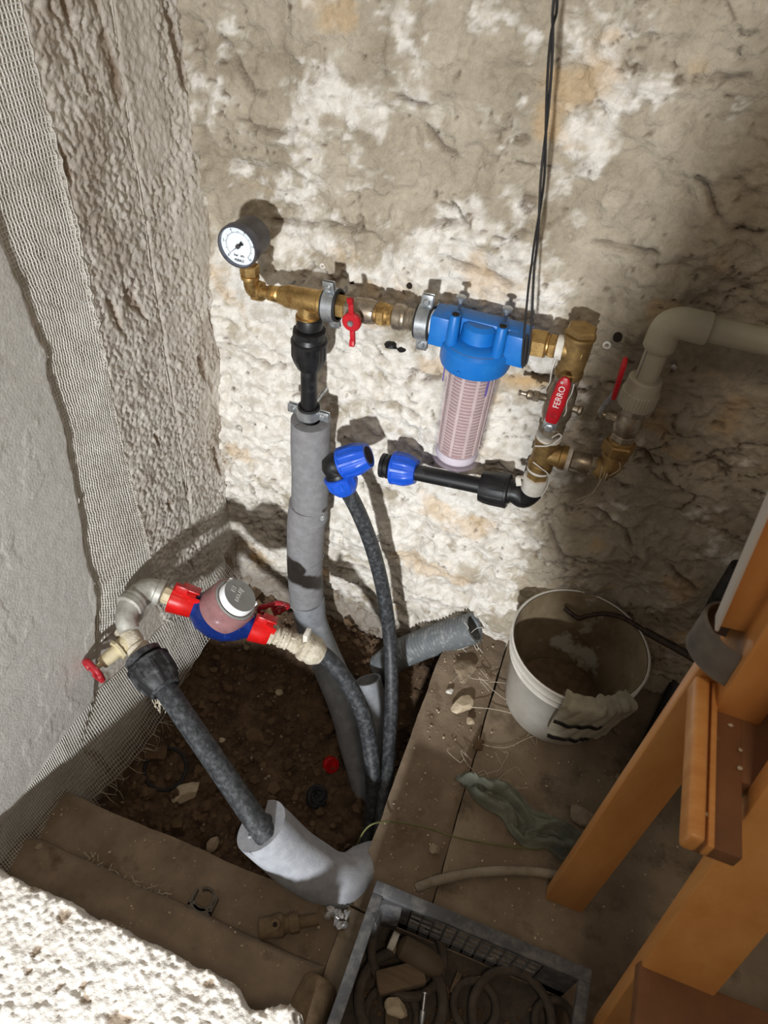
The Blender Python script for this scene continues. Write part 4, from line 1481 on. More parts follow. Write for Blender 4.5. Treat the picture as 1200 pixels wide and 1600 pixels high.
# hinge tabs
hd0 = (P(355, 905, 1.36) - P(378, 930, 1.36))
for q in (P(364, 905, 1.37), P(402, 946, 1.385)):
    r_ = (q - lc)
    r_ = (r_ - lidn * r_.dot(lidn)).normalized()
    MB().box(lc + lidn * .010 + r_ * .0360, (.006, .006, .012), Matrix((r_, lidn.cross(r_), lidn)).transposed(), .001).build('hinge_tab', 'white', wm)


def seal(p, d, L, r, wing, label, px_side):
    t = thing('plastic_seal', label, 'seal', p - UP * r)
    b = MB().lathe(p, d, [(0, r * 1.02), (.002, r * 1.06), (L * .4, r), (L - .002, r * .90), (L, r * .86), (L, r * .68), (.0, r * .70), (0, r * 1.02)], 36, caps=False)
    b.build('seal_shell', 'red_seal', t)
    w = Vector(wing).normalized()
    w = (w - d * w.dot(d)).normalized()
    s = d.cross(w)
    R_ = Matrix((d, s, w)).transposed()
    b = MB().box(p + d * L * .5 + w * (r + .003), (L * .95, .020, .010), R_, .0015)
    Rt = R_ @ Matrix.Rotation(.35, 3, 'X')
    b.box(p + d * L * .35 + w * (r + .010) + s * .006, (L * .5, .004, .018), Rt, .001)
    b.box(p + d * L * .70 + w * (r + .008) - s * .008, (L * .75, .022, .003), Rt, .001)
    b.box(p + d * L * .95 + w * (r - .002) + s * .010, (L * .45, .003, .020), R_, .001)
    b.build('seal_wings', 'red_seal', t)
    return t


WG = (P(285, 905, 1.36) - P(278, 940, 1.42))
seal(MA - AX * .010, AX, .046, .0285, WG, 'red plastic seal on the left union of the water meter', 0)
seal(MZ - AX * .022, AX, .038, .0270, WG, 'red plastic seal on the right union of the water meter', 0)
# galvanised double elbow at the inlet
EL0 = MA - AX * .034
ge = thing('iron_elbow', 'galvanised iron elbow pair at the inlet of the water meter', 'pipe fitting', EL0 - UP * .05)
b = MB().hexnut(MA - AX * .026, AX, .018, .0165, seg=8).lathe(MA - AX * .03, AX, [(0, .0125), (.04, .0125)], 18)
b.build('hex_nipple', 'cream', ge)
c0 = MA - AX * .030
pB = P(196, 968, 1.39)
pC = P(197, 995, 1.385)
pD = P(214, 1018, 1.382)
b = MB().tube(smooth_path([c0, c0 - AX * .018, P(222, 925, 1.42), P(207, 940, 1.41)], 26), .0215, 26)
b.lathe(c0 + AX * .004, -AX, [(0, .0225), (.002, .0252), (.012, .0252), (.014, .0222)], 28)
dE = (P(200, 950, 1.40) - P(215, 932, 1.415)).normalized()
b.lathe(P(212, 935, 1.413), dE, [(0, .0222), (.003, .0250), (.016, .0252), (.018, .0222)], 28)
b.build('elbow_body', 'galv', ge)
pipeD = (P(410, 1298, 1.315) - P(237, 1045, 1.385)).normalized()
b = MB().tube(smooth_path([P(206, 942, 1.408), P(199, 958, 1.40), P(198, 972, 1.393), P(202, 985, 1.39)], 20), [.0222 - .0002 * i for i in range(19)], 26)
b.lathe(P(207, 941, 1.408), dE, [(0, .0225), (.002, .0258), (.012, .0255), (.014, .0225)], 28)
b.build('elbow_body', 'galv', ge)
# gate valve in the line
NC = P(237, 1045, 1.385)
VB = NC - pipeD * .070
gv = thing('gate_valve', 'cream painted gate valve with a worn red handwheel on the left wall', 'valve', VB - UP * .04)
b = MB().lathe(VB - pipeD * .026, pipeD, [(0, .0190), (.008, .0205), (.010, .0165), (.020, .0195), (.034, .0195), (.042, .0165), (.046, .0205), (.064, .0205)], 26)
b.build('valve_body', 'hemp', gv)
HW = P(146, 1047, 1.395)
hdv = (HW - VB).normalized()
Lh = (HW - VB).length
b = MB().lathe(VB + hdv * .010, hdv, [(0, .0165), (.014, .0155), (.015, .0135), (.020, .0135)], 22)
b.lathe(VB + hdv * .026, hdv, [(0, .0195), (.001, .0205), (.006, .0205), (.007, .019)], 8)
b.lathe(VB + hdv * .032, hdv, [(0, .0135), (Lh - .050, .0115), (Lh - .048, .0055), (Lh - .028, .005)], 18)
b.build('bonnet', 'cream', gv)


def handwheel(c, ax, R, m, parent, lobes=5):
    ax = Vector(ax).normalized()
    up = UP if abs(ax.z) < .9 else FR
    N = ax.cross(up).normalized()
    Bn = ax.cross(N)
    b = MB()
    n, s2 = 60, 10
    for i in range(n):
        a = 2 * math.pi * i / n
        rr = R * (1 + .06 * math.cos(lobes * a))
        o_ = N * math.cos(a) + Bn * math.sin(a)
        for k in range(s2):
            t = 2 * math.pi * k / s2
            b.v.append(c + o_ * (rr + .0042 * math.cos(t)) + ax * (.0052 * math.sin(t)))
    b.grid_faces(0, n, s2, True, True)
    w = b.build('handwheel', m, parent, sharp=70)
    b = MB()
    for k in range(lobes):
        a = 2 * math.pi * k / lobes
        o_ = N * math.cos(a) + Bn * math.sin(a)
        b.plank(c + o_ * .004 - ax * .002, c + o_ * R * 1.0, ax.cross(o_), .008, .0035, .001)
    b.lathe(c - ax * .006, ax, [(0, .0085), (.010, .0085), (.012, .006)], 16)
    b.build('spokes', m, w)
    MB().lathe(c + ax * .005, ax, [(0, .0058), (.004, .0058)], 6).build('nut', 'zinc', w)
    return w


handwheel(HW, hdv, .0235, 'red_worn', gv)
# black compression coupling and the big inclined pipe
cc = thing('compression_joint', 'large dusty black compression joint below the gate valve', 'pipe fitting', NC - UP * .05)
b = MB().lathe(NC - pipeD * .036, pipeD, [(0, .0265), (.003, .0335), (.014, .0345), (.016, .0300), (.026, .0350)], 40)
b.build('joint_body', 'black_pp_dusty', cc)
pp_nut(NC - pipeD * .016, pipeD, .062, .0385, .0270, 'black_pp_dusty', cc, 8)
MB().ring(NC + pipeD * .045, pipeD, .0250, .004, 32, 8).build('lip_ring', 'pe_dusty', cc)
PEND = P(420, 1312, 1.322)
o = MB().tube([NC + pipeD * (.0 + .1 * i / 4) for i in range(5)] + [PEND], .0200, 28).build('inclined_pipe', 'pe_dusty')
tag(o, 'thick scuffed black pipe slanting from gate valve into the light foam elbow', 'pipe')
# hemp tuft under the joint
b = MB()
for k in range(40):
    p = P(248 + random.uniform(-6, 8), 1075 + random.uniform(-4, 8), 1.40)
    b.tube(smooth_path([p, p + Vector((random.uniform(-.01, .01), random.uniform(-.01, .01), -.02)), p + Vector((random.uniform(-.012, .012), random.uniform(-.012, .012), random.uniform(-.06, -.035)))], 5), .0008, 4, caps=False)
tag(b.build('hemp_tuft', 'hemp'), 'pale tuft of hemp fibres hanging behind the large black joint', 'hemp', kind='stuff')

# second gate valve behind the meter outlet
OUT = P(428, 992, 1.425)
o2 = P(480, 1012, 1.435)
oD = (o2 - OUT).normalized()
g2 = thing('gate_valve', 'gate valve wrapped in pasty hemp with red handwheel right of the meter', 'valve', OUT - UP * .03)
b = MB()
prof = []
Lo = (o2 - MZ).length
for i in range(40):
    t = i / 39
    prof.append((t * Lo, .0190 + .0018 * math.sin(i * .55)))
prof = [(t, r + random.uniform(-.0012, .0016) - .0018 * (i % 3 == 1)) for i, (t, r) in enumerate(prof)]
b.lathe(MZ + AX * .010, (o2 - MZ - AX * .010), prof, 26)
b.v = [v + Vector((random.uniform(-1, 1), random.uniform(-1, 1), random.uniform(-1, 1))) * .0010 for v in b.v]
b.build('wrapped_body', 'hemp', g2)
hwc = P(418, 951, 1.455)
hax = (P(411, 945, 1.43) - P(427, 985, 1.45)).normalized()
b = MB().lathe(P(427, 990, 1.435), (hwc - P(427, 990, 1.435)), [(0, .015), (.012, .014), (.014, .011), ((hwc - P(427, 990, 1.435)).length, .007)], 16)
b.build('bonnet', 'cream', g2)
handwheel(P(426, 951, 1.46), (hwc - P(427, 990, 1.435)).normalized() + Vector((.2, -.2, 0)), .030, 'red_worn', g2)
cn = thing('wrapped_nut', 'lumpy nut wrapped in white hemp joining the meter outlet to its pipe', 'pipe fitting', o2 - UP * .04)
d3 = (P(520, 1032, 1.45) - o2).normalized()
b = MB().lathe(o2 - d3 * .016, d3, [(0, .0205), (.004, .0265), (.012, .0290), (.020, .0262), (.026, .0285), (.034, .0275), (.044, .0230), (.050, .0190)], 26, ribs=(5, .07, .2), rrange=(1, 5))
b.build('nut_body', 'hemp', cn)
wp = P(480, 992, 1.41)
MB().box(o2 + (wp - o2) * .9, (.010, .022, .028), None, .002).build('wrap_flap', 'ptfe', cn)
op = [o2, P(508, 1025, 1.45), P(540, 1062, 1.48), P(565, 1110, 1.52), P(578, 1165, 1.57), P(583, 1225, 1.61), P(580, 1290, 1.65), P(566, 1360, 1.68)]
o = MB().tube(smooth_path(op, 80), .0168, 24).build('curved_pipe', 'pe_dusty')
tag(o, 'muddy curved pipe from the meter outlet bending down into the pit', 'pipe')

# ---- light foam elbow lying at the front
fp = [P(408, 1290, 1.335), P(440, 1322, 1.375), P(478, 1352, 1.41), P(512, 1372, 1.438), P(540, 1378, 1.455), P(562, 1368, 1.475), P(578, 1358, 1.50), P(590, 1358, 1.53)]
fl_ = thing('foam_sleeve', 'thick pale grey foam elbow on the pit rim with dark pipe entering it', 'pipe insulation', P(500, 1400, 1.45))
foam_tube(smooth_path(fp, 40), .0480, .0225, 'foam_shell', 'foam_light', fl_, slit=2.6, sw=.22)
b = MB()
b.tube(smooth_path([fp[0].lerp(fp[1], .1) + Vector((0, -.047, .010)), fp[2] + Vector((-.010, -.046, .006)), fp[3] + Vector((-.01, -.044, .008))], 16), .0010, 5)
b.build('seam', 'conduit', fl_)
# torn flap of the foam beside its mouth
f0 = P(396, 1310, 1.335)
MB().tube(smooth_path([P(398, 1300, 1.34), P(405, 1318, 1.35), P(418, 1335, 1.36)], 10), [.012, .016, .018, .018, .018, .018, .016, .014, .012, .010, .008][:11], 12, flat=.7).build('torn_flap', 'foam_light', fl_)
b = MB()
for k in range(14):
    b.rock(Fp(530 + random.uniform(-18, 14), 1432 + random.uniform(-12, 14), .006), (random.uniform(.004, .013), random.uniform(.004, .010), random.uniform(.003, .007)), 300 + k, sub=1)
tag(b.build('foil_scraps', 'foil'), 'shiny scraps and crumbs under the light foam elbow', 'scraps', kind='stuff')

# ================================================================== RIGHT SIDE: BUCKET AND CLUTTER
bc = Vector((0.173, -0.124, 0.014))
BR, BB, BH = .137, .108, .212
bk = thing('bucket', 'dirty white plastic bucket with a ribbed rim against the back wall', 'bucket', bc)
b = MB()
b.lathe(bc, UP, [(0, BB - .004), (.004, BB), (BH - .050, BR - .012), (BH - .045, BR - .005), (BH - .042, BR - .008), (BH - .024, BR - .005), (BH - .022, BR - .001), (BH - .018, BR - .004), (BH - .006, BR - .001), (BH, BR), (BH + .002, BR - .003), (BH, BR - .005)], 72)
b.f = b.f[:-1]
b.build('bucket_shell', 'bucket', bk, sharp=60)
b = MB().lathe(bc + UP * .004, UP, [(0, .002), (.0, BB - .006), (BH - .050, BR - .016), (BH - .005, BR - .006)], 72, caps=False)
b.build('bucket_lining', 'bucket_in', bk, sharp=60)
b = MB()
sed = MB().lathe(bc + UP * .010, UP, [(0, BB - .006), (.004, BB - .010), (.007, .02)], 40)
sed.build('dried_sediment', 'mud', bk)


# rag draped over the rim
def sheet(fn, nu, nv, name, m, parent=None, th=.0022):
    b = MB()
    P_ = [[Vector(fn(i / (nu - 1), j / (nv - 1))) for j in range(nv)] for i in range(nu)]
    nrm = [[None] * nv for _ in range(nu)]
    for i in range(nu):
        for j in range(nv):
            du = P_[min(i + 1, nu - 1)][j] - P_[max(i - 1, 0)][j]
            dv = P_[i][min(j + 1, nv - 1)] - P_[i][max(j - 1, 0)]
            n = du.cross(dv)
            nrm[i][j] = n.normalized() if n.length > 1e-12 else UP
    for s in (.5, -.5):
        for i in range(nu):
            for j in range(nv):
                b.v.append(P_[i][j] + nrm[i][j] * th * s)
    b.grid_faces(0, nu, nv)
    b.grid_faces(nu * nv, nu, nv)
    loop = [(i, 0) for i in range(nu)] + [(nu - 1, j) for j in range(1, nv)] + [(i, nv - 1) for i in range(nu - 2, -1, -1)] + [(0, j) for j in range(nv - 2, 0, -1)]
    for k in range(len(loop)):
        i, j = loop[k]
        i2, j2 = loop[(k + 1) % len(loop)]
        b.f.append((i * nv + j, i2 * nv + j2, nu * nv + i2 * nv + j2, nu * nv + i * nv + j))
    return b.build(name, m, parent, sharp=60)


def rag_fn(u, v):
    # u: around the rim (angle), v: from inside over the rim and down outside
    a0, a1 = math.radians(-96), math.radians(-42)
    w = 1 - .25 * max(0, v - .55)
    a = a0 + (a1 - a0) * (.5 + (u - .5) * w) + .03 * math.sin(v * 5)
    L = -.035 + v * (.185 - .03 * u)
    fold = .0055 * math.sin(u * 26 + v * 3) * (.3 + .7 * sstep(.35, .6, u)) * (1 - .3 * v) + .003 * math.sin(u * 11 + v * 9)
    if L < 0:
        r = BR - .009 + .2 * L * .2
        z = BH + .004 + L * .9 + .010 * math.exp(-(L / .01) ** 2)
        r -= abs(fold)
    else:
        z = BH + .010 - max(0, L - .008) if L > .008 else BH + .010 - L * L * 60
        rad = BB + (BR - BB) * max(0, min(1, z / BH))
        r = rad + .006 + .010 * sstep(0, .02, L) - .003 + abs(fold) + .006 * v
    return bc + Vector((math.cos(a) * r, math.sin(a) * r, z))


rg = sheet(rag_fn, 60, 40, 'rag', 'rag_grey')
tag(rg, 'stained grey-beige rag draped over the front rim of the bucket', 'rag')


def band_fn(v0, wdt, sh):
    def f(u, v):
        p = rag_fn(.02 + u * .62, v0 + v * wdt)
        q = p - bc
        n = Vector((q.x, q.y, 0)).normalized()
        return p + n * (.0045)
    return f


sheet(band_fn(.60, .05, 0), 30, 4, 'hem_stitching', 'cord', rg)
sheet(band_fn(.95, .05, 0), 30, 4, 'hem_stitching', 'cord', rg)
# rod lying over the bucket
rod = [P(882, 950, 1.56), P(897, 962, 1.56), P(906, 966, 1.56), P(918, 962, 1.553), P(945, 959, 1.54), P(975, 966, 1.525), P(1008, 986, 1.505), P(1050, 1009, 1.48), P(1092, 1033, 1.455)]
rt_ = thing('iron_rod', 'bent rusty iron rod resting on the bucket rim and reaching the ladder', 'rod', P(1008, 986, 1.51))
sp = smooth_path(rod, 60)
MB().tube(sp, .0050, 12).build('rod_shaft', 'rust_rod', rt_)
MB().tube(sp[42:], .0078, 12).build('rod_tube', 'rust_rod', rt_)

# grey corrugated conduit poking out at the foot of the wall
c_end = P(741, 981, 1.645)
c_in = P(625, 1022, 1.76)
pth = smooth_path([c_in - (c_end - c_in) * .25 + Vector((0, 0, -.03)), c_in, (c_in + c_end) / 2 + Vector((0, 0, .008)), c_end], 150)
rad = [.034 + .0022 * (1 if i % 4 < 2 else -1) for i in range(len(pth))]
b = MB().tube(pth, rad, 32, caps=False)
n_ = len(pth)
inner = MB().tube(pth[::-1], [.0285] * n_, 32, caps=False)
i0 = len(b.v)
b.v += inner.v
b.f += [tuple(i0 + k for k in f) for f in inner.f]
S_ = 32
for k in range(S_):
    k2 = (k + 1) % S_
    b.f.append(((n_ - 1) * S_ + k, (n_ - 1) * S_ + k2, (n_ - 1) * S_ + k2, (n_ - 1) * S_ + k)[:3])
cd = thing('corrugated_conduit', 'open grey corrugated conduit sticking out at the foot of the wall', 'conduit', (c_in + c_end) / 2 - UP * .04)
cdm = b.build('conduit_wall', 'conduit', cd, sharp=80)
dE2 = (pth[-1] - pth[-2]).normalized()
MB().lathe(c_end - dE2 * .002, dE2, [(0, .0285), (0, .0355), (.003, .0355), (.003, .0285), (0, .0285)], 32, caps=False).build('conduit_lip', 'conduit', cd)
MB().lathe(pth[95], dE2, [(0, .0283), (.002, .0283)], 24).build('dark_bore', 'hole', cd)
b = MB()
for k in range(12):
    a = random.uniform(0, 6.28)
    p = c_end + Vector((random.uniform(-.03, .02), random.uniform(-.02, .0), .034 * math.sin(a)))
    b.tube(smooth_path([p, p + Vector((random.uniform(-.02, .02), -.008, random.uniform(-.02, .005))), p + Vector((random.uniform(-.03, .03), random.uniform(-.02, .0), random.uniform(-.04, .0)))], 5), .0006, 4, caps=False)
b.build('fibre_wisps', 'ptfe', cd, kind='stuff')

# black corrugated conduit on the floor behind the ladder
ks = [(1150, 905, -.02), (1120, 945, -.04), (1085, 1010, -.075), (1050, 1085, -.13), (1000, 1190, -.20)]
kp = [Fp(1000, 1195, .032), Fp(1035, 1115, .034), Fp(1062, 1058, .036), Fp(1080, 1022, .038)]
k0 = kp[0]
kdir = (kp[0] - kp[1]).normalized()
kp = [kp[0] + kdir * .16] + kp
last = Yp(1108, 965, -.045)
kp += [last, Yp(1130, 925, -.05), Yp(1155, 885, -.055)]
pth = smooth_path(kp, 420)
rad = [.0135 + .0017 * (1 if i % 4 < 2 else -1) for i in range(len(pth))]
o = MB().tube(pth, rad, 16).build('corrugated_conduit', 'conduit_black', sharp=80)
tag(o, 'thin black corrugated conduit along the floor behind the wooden ladder', 'conduit')

# grey plaster lump at the foot of the wall right of the bucket
b = MB()
b.rock(Fp(1022, 985, .06) + Vector((0, .05, 0)), (.055, .035, .06), 401, 3, .3)
b.rock(Fp(1035, 1030, .03) + Vector((0, .02, 0)), (.05, .03, .045), 402, 3, .3)
tag(b.build('plaster_lump', 'stone'), 'grey plaster lump at the wall foot right of the bucket', 'lump')


# green rag on the floor
def grag(u, v):
    A = [Fp(712, 1212, .02), Fp(775, 1215, .02), Fp(835, 1262, .02), Fp(925, 1312, .02)]
    B_ = [Fp(718, 1226, .02), Fp(762, 1262, .02), Fp(820, 1318, .02), Fp(885, 1342, .02)]
    t = u * 3
    k = min(2, int(t))
    f_ = t - k
    a = A[k].lerp(A[k + 1], f_)
    c = B_[k].lerp(B_[k + 1], f_)
    p = a.lerp(c, v)
    h = .006 + .018 * math.sin(math.pi * min(1, max(0, v))) * (.7 + .3 * math.sin(u * 9)) + .036 * (float(fbm(np.array([u * 9.0 + v * 2]), np.array([v * 4.5 - u * 3]), 301, 3)[0]) - .5) + .012 * abs(math.sin(v * 6 + u * 5 + 1.5 * math.sin(u * 6))) ** 3 + .003 * math.sin(u * 31 + v * 8)
    edge_ = min(v, 1 - v, u * 2, (1 - u) * 2)
    h *= .25 + .75 * sstep(0, .15, edge_)
    p.x += .006 * math.sin(v * 9 + u * 15)
    p.y += .006 * math.sin(u * 17)
    p.z = .017 + max(.002, h)
    return p


gr = sheet(grag, 80, 46, 'rag', 'rag_green', th=.003)
tag(gr, 'crumpled dark green rag lying on the dusty slab before the bucket', 'rag')

# yellow-green wire and pale hose on the floor
wpth = [P(552, 1330, 1.53), Fp(575, 1292, .025), Fp(610, 1284, .012), Fp(660, 1292, .012), Fp(720, 1310, .018), Fp(790, 1322, .018), Fp(848, 1327, .018)]
o = MB().tube(smooth_path(wpth, 50), .0016, 8).build('earth_wire', 'yellow_wire')
tag(o, 'thin yellow-green wire lying across the boards from the pit', 'wire')
hp = [Fp(650, 1388, .014), Fp(690, 1374, .022), Fp(750, 1363, .024), Fp(815, 1361, .024), Fp(870, 1368, .024), Fp(930, 1385, .024)]
o = MB().tube(smooth_path(hp, 40), [.0075] + [.0085] * 40, 14).build('hose_length', 'grey_hose')
tag(o, 'pale grey hose length on the slab between crate and ladder foot', 'hose')

# stones and plaster pieces
STN = [
    ('board_stone', Fp(722, 1102, .012), (.030, .020, .012), 'stone_pale', 'largest pale mortar flake on the board left of the bucket'),
    ('x', Fp(735, 1128, .010), (.012, .009, .008), 'stone_pale', 'small pale pebble just below the largest mortar flake'),
    ('x', Fp(725, 1050, .012), (.030, .034, .012), 'stone', 'rough grey mortar patch below mouth of the grey conduit'),
    ('x', Fp(703, 1080, .008), (.010, .008, .005), 'ptfe', 'white plaster chip left of the largest mortar flake'),
    ('x', Fp(679, 1328, .008), (.014, .013, .008), 'stone', 'lone grey stone on the board between wire and pale hose'),
    ('x', Fp(750, 1166, .010), (.016, .014, .010), 'stone_mud', 'brown stone beside the board seam above the green rag'),
    ('x', Fp(910, 1275, .022), (.034, .020, .014), 'stone', 'crumpled beige lump between green rag and ladder leg'),
    ('x', Fp(965, 1108, .020), (.011, .008, .008), 'stone', 'larger pebble on slab right of the rag end'),
    ('x', Fp(965, 1142, .020), (.010, .007, .006), 'stone', 'pebble on slab in front of the larger rag-side pebble'),
    ('x', Fp(985, 1108, .018), (.008, .007, .006), 'stone', 'small pebble between rag end and black conduit'),
    ('x', Fp(966, 1215, .018), (.007, .012, .006), 'stone', 'flat pebble near the ladder leg above the beige lump'),
    ('x', Fp(290, 1222, -.205), (.040, .030, .022), 'stone_pale', 'pale angular stone half inside the black rubber ring in the pit'),
    ('x', Fp(240, 1172, -.21), (.034, .030, .02), 'stone_mud', 'brown rock behind the black rubber ring in the pit'),
    ('x', Fp(345, 1150, -.24), (.010, .008, .007), 'stone_pale', 'small pale stone in the pit right of the slanting pipe'),
    ('x', Fp(436, 1080, -.24), (.012, .010, .008), 'stone_pale', 'white pebble in pit below the meter'),
    ('x', Fp(333, 1320, -.10), (.018, .013, .010), 'stone', 'grey stone against the pit rim left of foam elbow'),
    ('x', Fp(532, 1152, -.24), (.016, .022, .016), 'stone_mud', 'brown rock above the red cap in the pit'),
    ('x', Fp(398, 1147, -.25), (.026, .02, .010), 'stone_mud', 'flat brown rock in middle of the pit'),
    ('x', Fp(475, 1182, -.245), (.012, .010, .008), 'stone_mud', 'small brown stone left of the red cap in pit'),
    ('x', Fp(120, 1258, -.01), (.020, .016, .012), 'stone', 'yellowish plaster lump at left end of the pit rim board'),
    ('x', Fp(60, 1322, .03), (.008, .006, .006), 'stone', 'small grey stone on left end of the raised board'),
]
for k, (_, p, s, m, lab) in enumerate(STN):
    if 'pit' in lab and 'rim' not in lab:
        p = Vector((p.x, p.y, soil_z(p.x, p.y) + s[2] * .5))
    tag(MB().rock(p, s, 500 + k, 3 if s[0] > .02 else 2, .3).build('stone', m, sharp=18), lab, 'stone')
b = MB()
for k in range(420):
    t = random.random()
    if t < .35:
        p = Vector((random.uniform(-.085, .04), random.uniform(-.6, -.02), .002))
    elif t < .75:
        p = Vector((random.uniform(.05, .45), random.uniform(-.6, -.24), .015))
    elif t < .9:
        p = Vector((random.uniform(-.66, -.11), random.uniform(-.76, -.68), .003))
    else:
        p = Vector((random.uniform(-.66, -.11), random.uniform(-.85, -.77), .028))
    s = random.choice([.0012, .0015, .002, .0025, .0035])
    b.rock(p, (s, s * .8, s * .7), 900 + k, sub=1)
tag(b.build('plaster_crumbs', 'stone_pale'), 'scattered pale plaster crumbs on boards and slab', 'crumbs', kind='stuff')
b = MB()
for k in range(12):
    c = Vector((random.uniform(-.05, .16), random.uniform(-.36, -.12), .017))
    pts = [c + Vector((random.uniform(-.03, .03), random.uniform(-.03, .03), random.uniform(0, .006))) for _ in range(5)]
    b.tube(smooth_path(pts, 24), .0007, 4)
b.tube(smooth_path([Fp(735, 1105, .014), Fp(770, 1108, .02), Fp(815, 1118, .018)], 16), .0009, 4)
b.tube(smooth_path([Fp(748, 1150, .012), Fp(752, 1162, .016), Fp(790, 1168, .018), Fp(835, 1150, .018), Fp(860, 1160, .018)], 24), .0010, 4)
for k in range(40):
    c = Vector((random.uniform(-.55, -.38), random.uniform(-.775, -.755), .008))
    b.tube([c, c + Vector((random.uniform(-.02, .02), random.uniform(-.012, .012), random.uniform(0, .01)))], .0009, 4)
tag(b.build('string_scraps', 'twine'), 'tangled pale string and straw scraps on the boards', 'string', kind='stuff')

# things in the pit
rc_ = Fp(255, 1190, -.20)
rc_.z = soil_z(rc_.x, rc_.y) + .020
o = MB().ring(rc_, (.15, -.2, 1), .046, .0045, 48, 8).build('rubber_ring', 'rubber')
tag(o, 'black rubber ring lying over stones at left in the pit', 'ring')
cp_ = Fp(516, 1188, -.23)
cp_.z = soil_z(cp_.x, cp_.y) + .006
rcap = thing('red_cap', 'small red plastic cap lying in the pit', 'cap', cp_)
ca_ = Vector((.5, -.5, .7)).normalized()
MB().lathe(cp_, ca_, [(0, .013), (.001, .0185), (.014, .0180), (.016, .0165), (.016, .0140), (.004, .0135)], 30, ribs=(15, .05, 0), rrange=(1, 2), caps=False).build('cap_shell', 'red_seal', rcap)
MB().lathe(cp_ + ca_ * .003, ca_, [(0, .0138), (.001, .0138)], 24).build('cap_top', 'red_seal', rcap)
tg_ = Fp(495, 1238, -.23)
tg_.z = soil_z(tg_.x, tg_.y) + .010
tn = thing('rubber_tangle', 'dark lump of tangled rubber below the red cap in the pit', 'lump', tg_)
b = MB()
for k in range(7):
    b.ring(tg_ + Vector((random.uniform(-.006, .006), random.uniform(-.006, .006), random.uniform(-.002, .010))), (random.uniform(-.6, .6), random.uniform(-.6, .6), 1), random.uniform(.014, .024), random.uniform(.003, .0055), 26, 7)
b.build('coils', 'rubber', tn)
b = MB().rock(tg_ - UP * .004, (.028, .026, .014), 990, 2)
b.build('core', 'rubber', tn)

# on the rim boards: plastic pipe clip and muddy fitting
cl = Fp(320, 1408, .006)
kp_ = thing('pipe_clip', 'grey plastic U-shaped pipe clip lying on the pit rim board', 'clip', cl)
R_ = Matrix.Rotation(math.radians(-8), 3, 'Z')
b = MB()
for a0_, a1_ in ((math.radians(200), math.radians(520)),):
    n = 26
    for i in range(n + 1):
        a = math.radians(130) + math.radians(280) * i / n
        o_ = Vector((math.cos(a), math.sin(a), 0))
        for (r, h) in ((.0155, -.004), (.0195, -.004), (.0195, .010), (.0155, .010)):
            q = o_ * r
            b.v.append(cl + R_ @ Vector((q.x, q.y, h + .004)))
    b.grid_faces(0, n + 1, 4, False, True)
    b.f.append((0, 1, 2, 3))
    b.f.append((n * 4, n * 4 + 1, n * 4 + 2, n * 4 + 3))
# clip opening faces the pit
for v in b.v:
    d = v - cl
    dx, dy = d.x, d.y
    v.x, v.y = cl.x - dy, cl.y + dx
    v.x, v.y = cl.x + (v.y - cl.y) * 0 + (v.x - cl.x), v.y
b.box(cl + Vector((0, -.019, .007)), (.044, .012, .014), None, .001)
b.box(cl + Vector((-.0195, -.004, .007)), (.005, .030, .014), None, .001)
b.box(cl + Vector((.0195, -.004, .007)), (.005, .030, .014), None, .001)
b.build('clip_body', 'grey_clip', kp_)
mf0, mf1 = Fp(404, 1452, .018), Fp(488, 1438, .018)
md = (mf1 - mf0).normalized()
mf = thing('muddy_valve', 'mud-covered brass valve fitting lying on the pit rim board', 'valve', mf0 - UP * .018)
b = MB().lathe(mf0, md, [(0, .013), (.002, .0165), (.022, .0165), (.026, .0185), (.040, .0185), (.044, .014), (.050, .0125), (.052, .0155), (.066, .0155), (.068, .010), (.100, .009)], 24)
b.hexnut(mf0 + md * .052, md, .016, .0165)
b.build('valve_body', 'mud', mf)
b = MB().lathe(mf0 + md * .030 + UP * .012, (0, -.35, 1), [(0, .0085), (.014, .0085)], 14)
b.build('outlet_neck', 'mud', mf)
MB().lathe(mf0 + md * .030 + UP * .0262 + Vector((0, -.0048, 0)), (0, -.35, 1), [(0, .004), (.0004, .004)], 10).build('bore', 'hole', mf)

# muddy pipe stump by the crate
q = Fp(505, 1530, .025)
o = MB().lathe(q, Vector((-.1, -1, .05)), [(0, .006), (.004, .026), (.010, .030), (.07, .032), (.12, .031)], 26).build('pipe_stump', 'mud')
tag(o, 'rounded muddy pipe stump between white wall stub and crate', 'pipe')

# ---- crate
cx0, cy1, ch = -0.054, -0.655, .150
cx1, cy0 = .292, -1.02
cr = thing('plastic_crate', 'dusty grey plastic crate with lattice sides in the foreground', 'crate', ((cx0 + cx1) / 2, (cy0 + cy1) / 2, .014))
b = MB()
zr = ch - .004
b.box(((cx0 + cx1) / 2 , cy1 - .008, zr), (cx1 - cx0, .020, .0102), None, .002)
b.box((cx0 + .009, (cy0 + cy1) / 2, zr), (.018, cy1 - cy0 - .035, .0100), None, .002)
b.box(((cx0 + cx1) / 2, cy0 + .008, zr), (cx1 - cx0, .020, .010), None, .002)
b.box((cx1 - .009, (cy0 + cy1) / 2, zr), (.018, cy1 - cy0 - .035, .0100), None, .002)
b.build('rim', 'crate', cr)
# floor
zf = .020
MB().box(((cx0 + cx1) / 2, (cy0 + cy1) / 2, zf), (cx1 - cx0 - .03, cy1 - cy0 - .03, .006), None, .001).build('crate_floor', 'ring', cr)


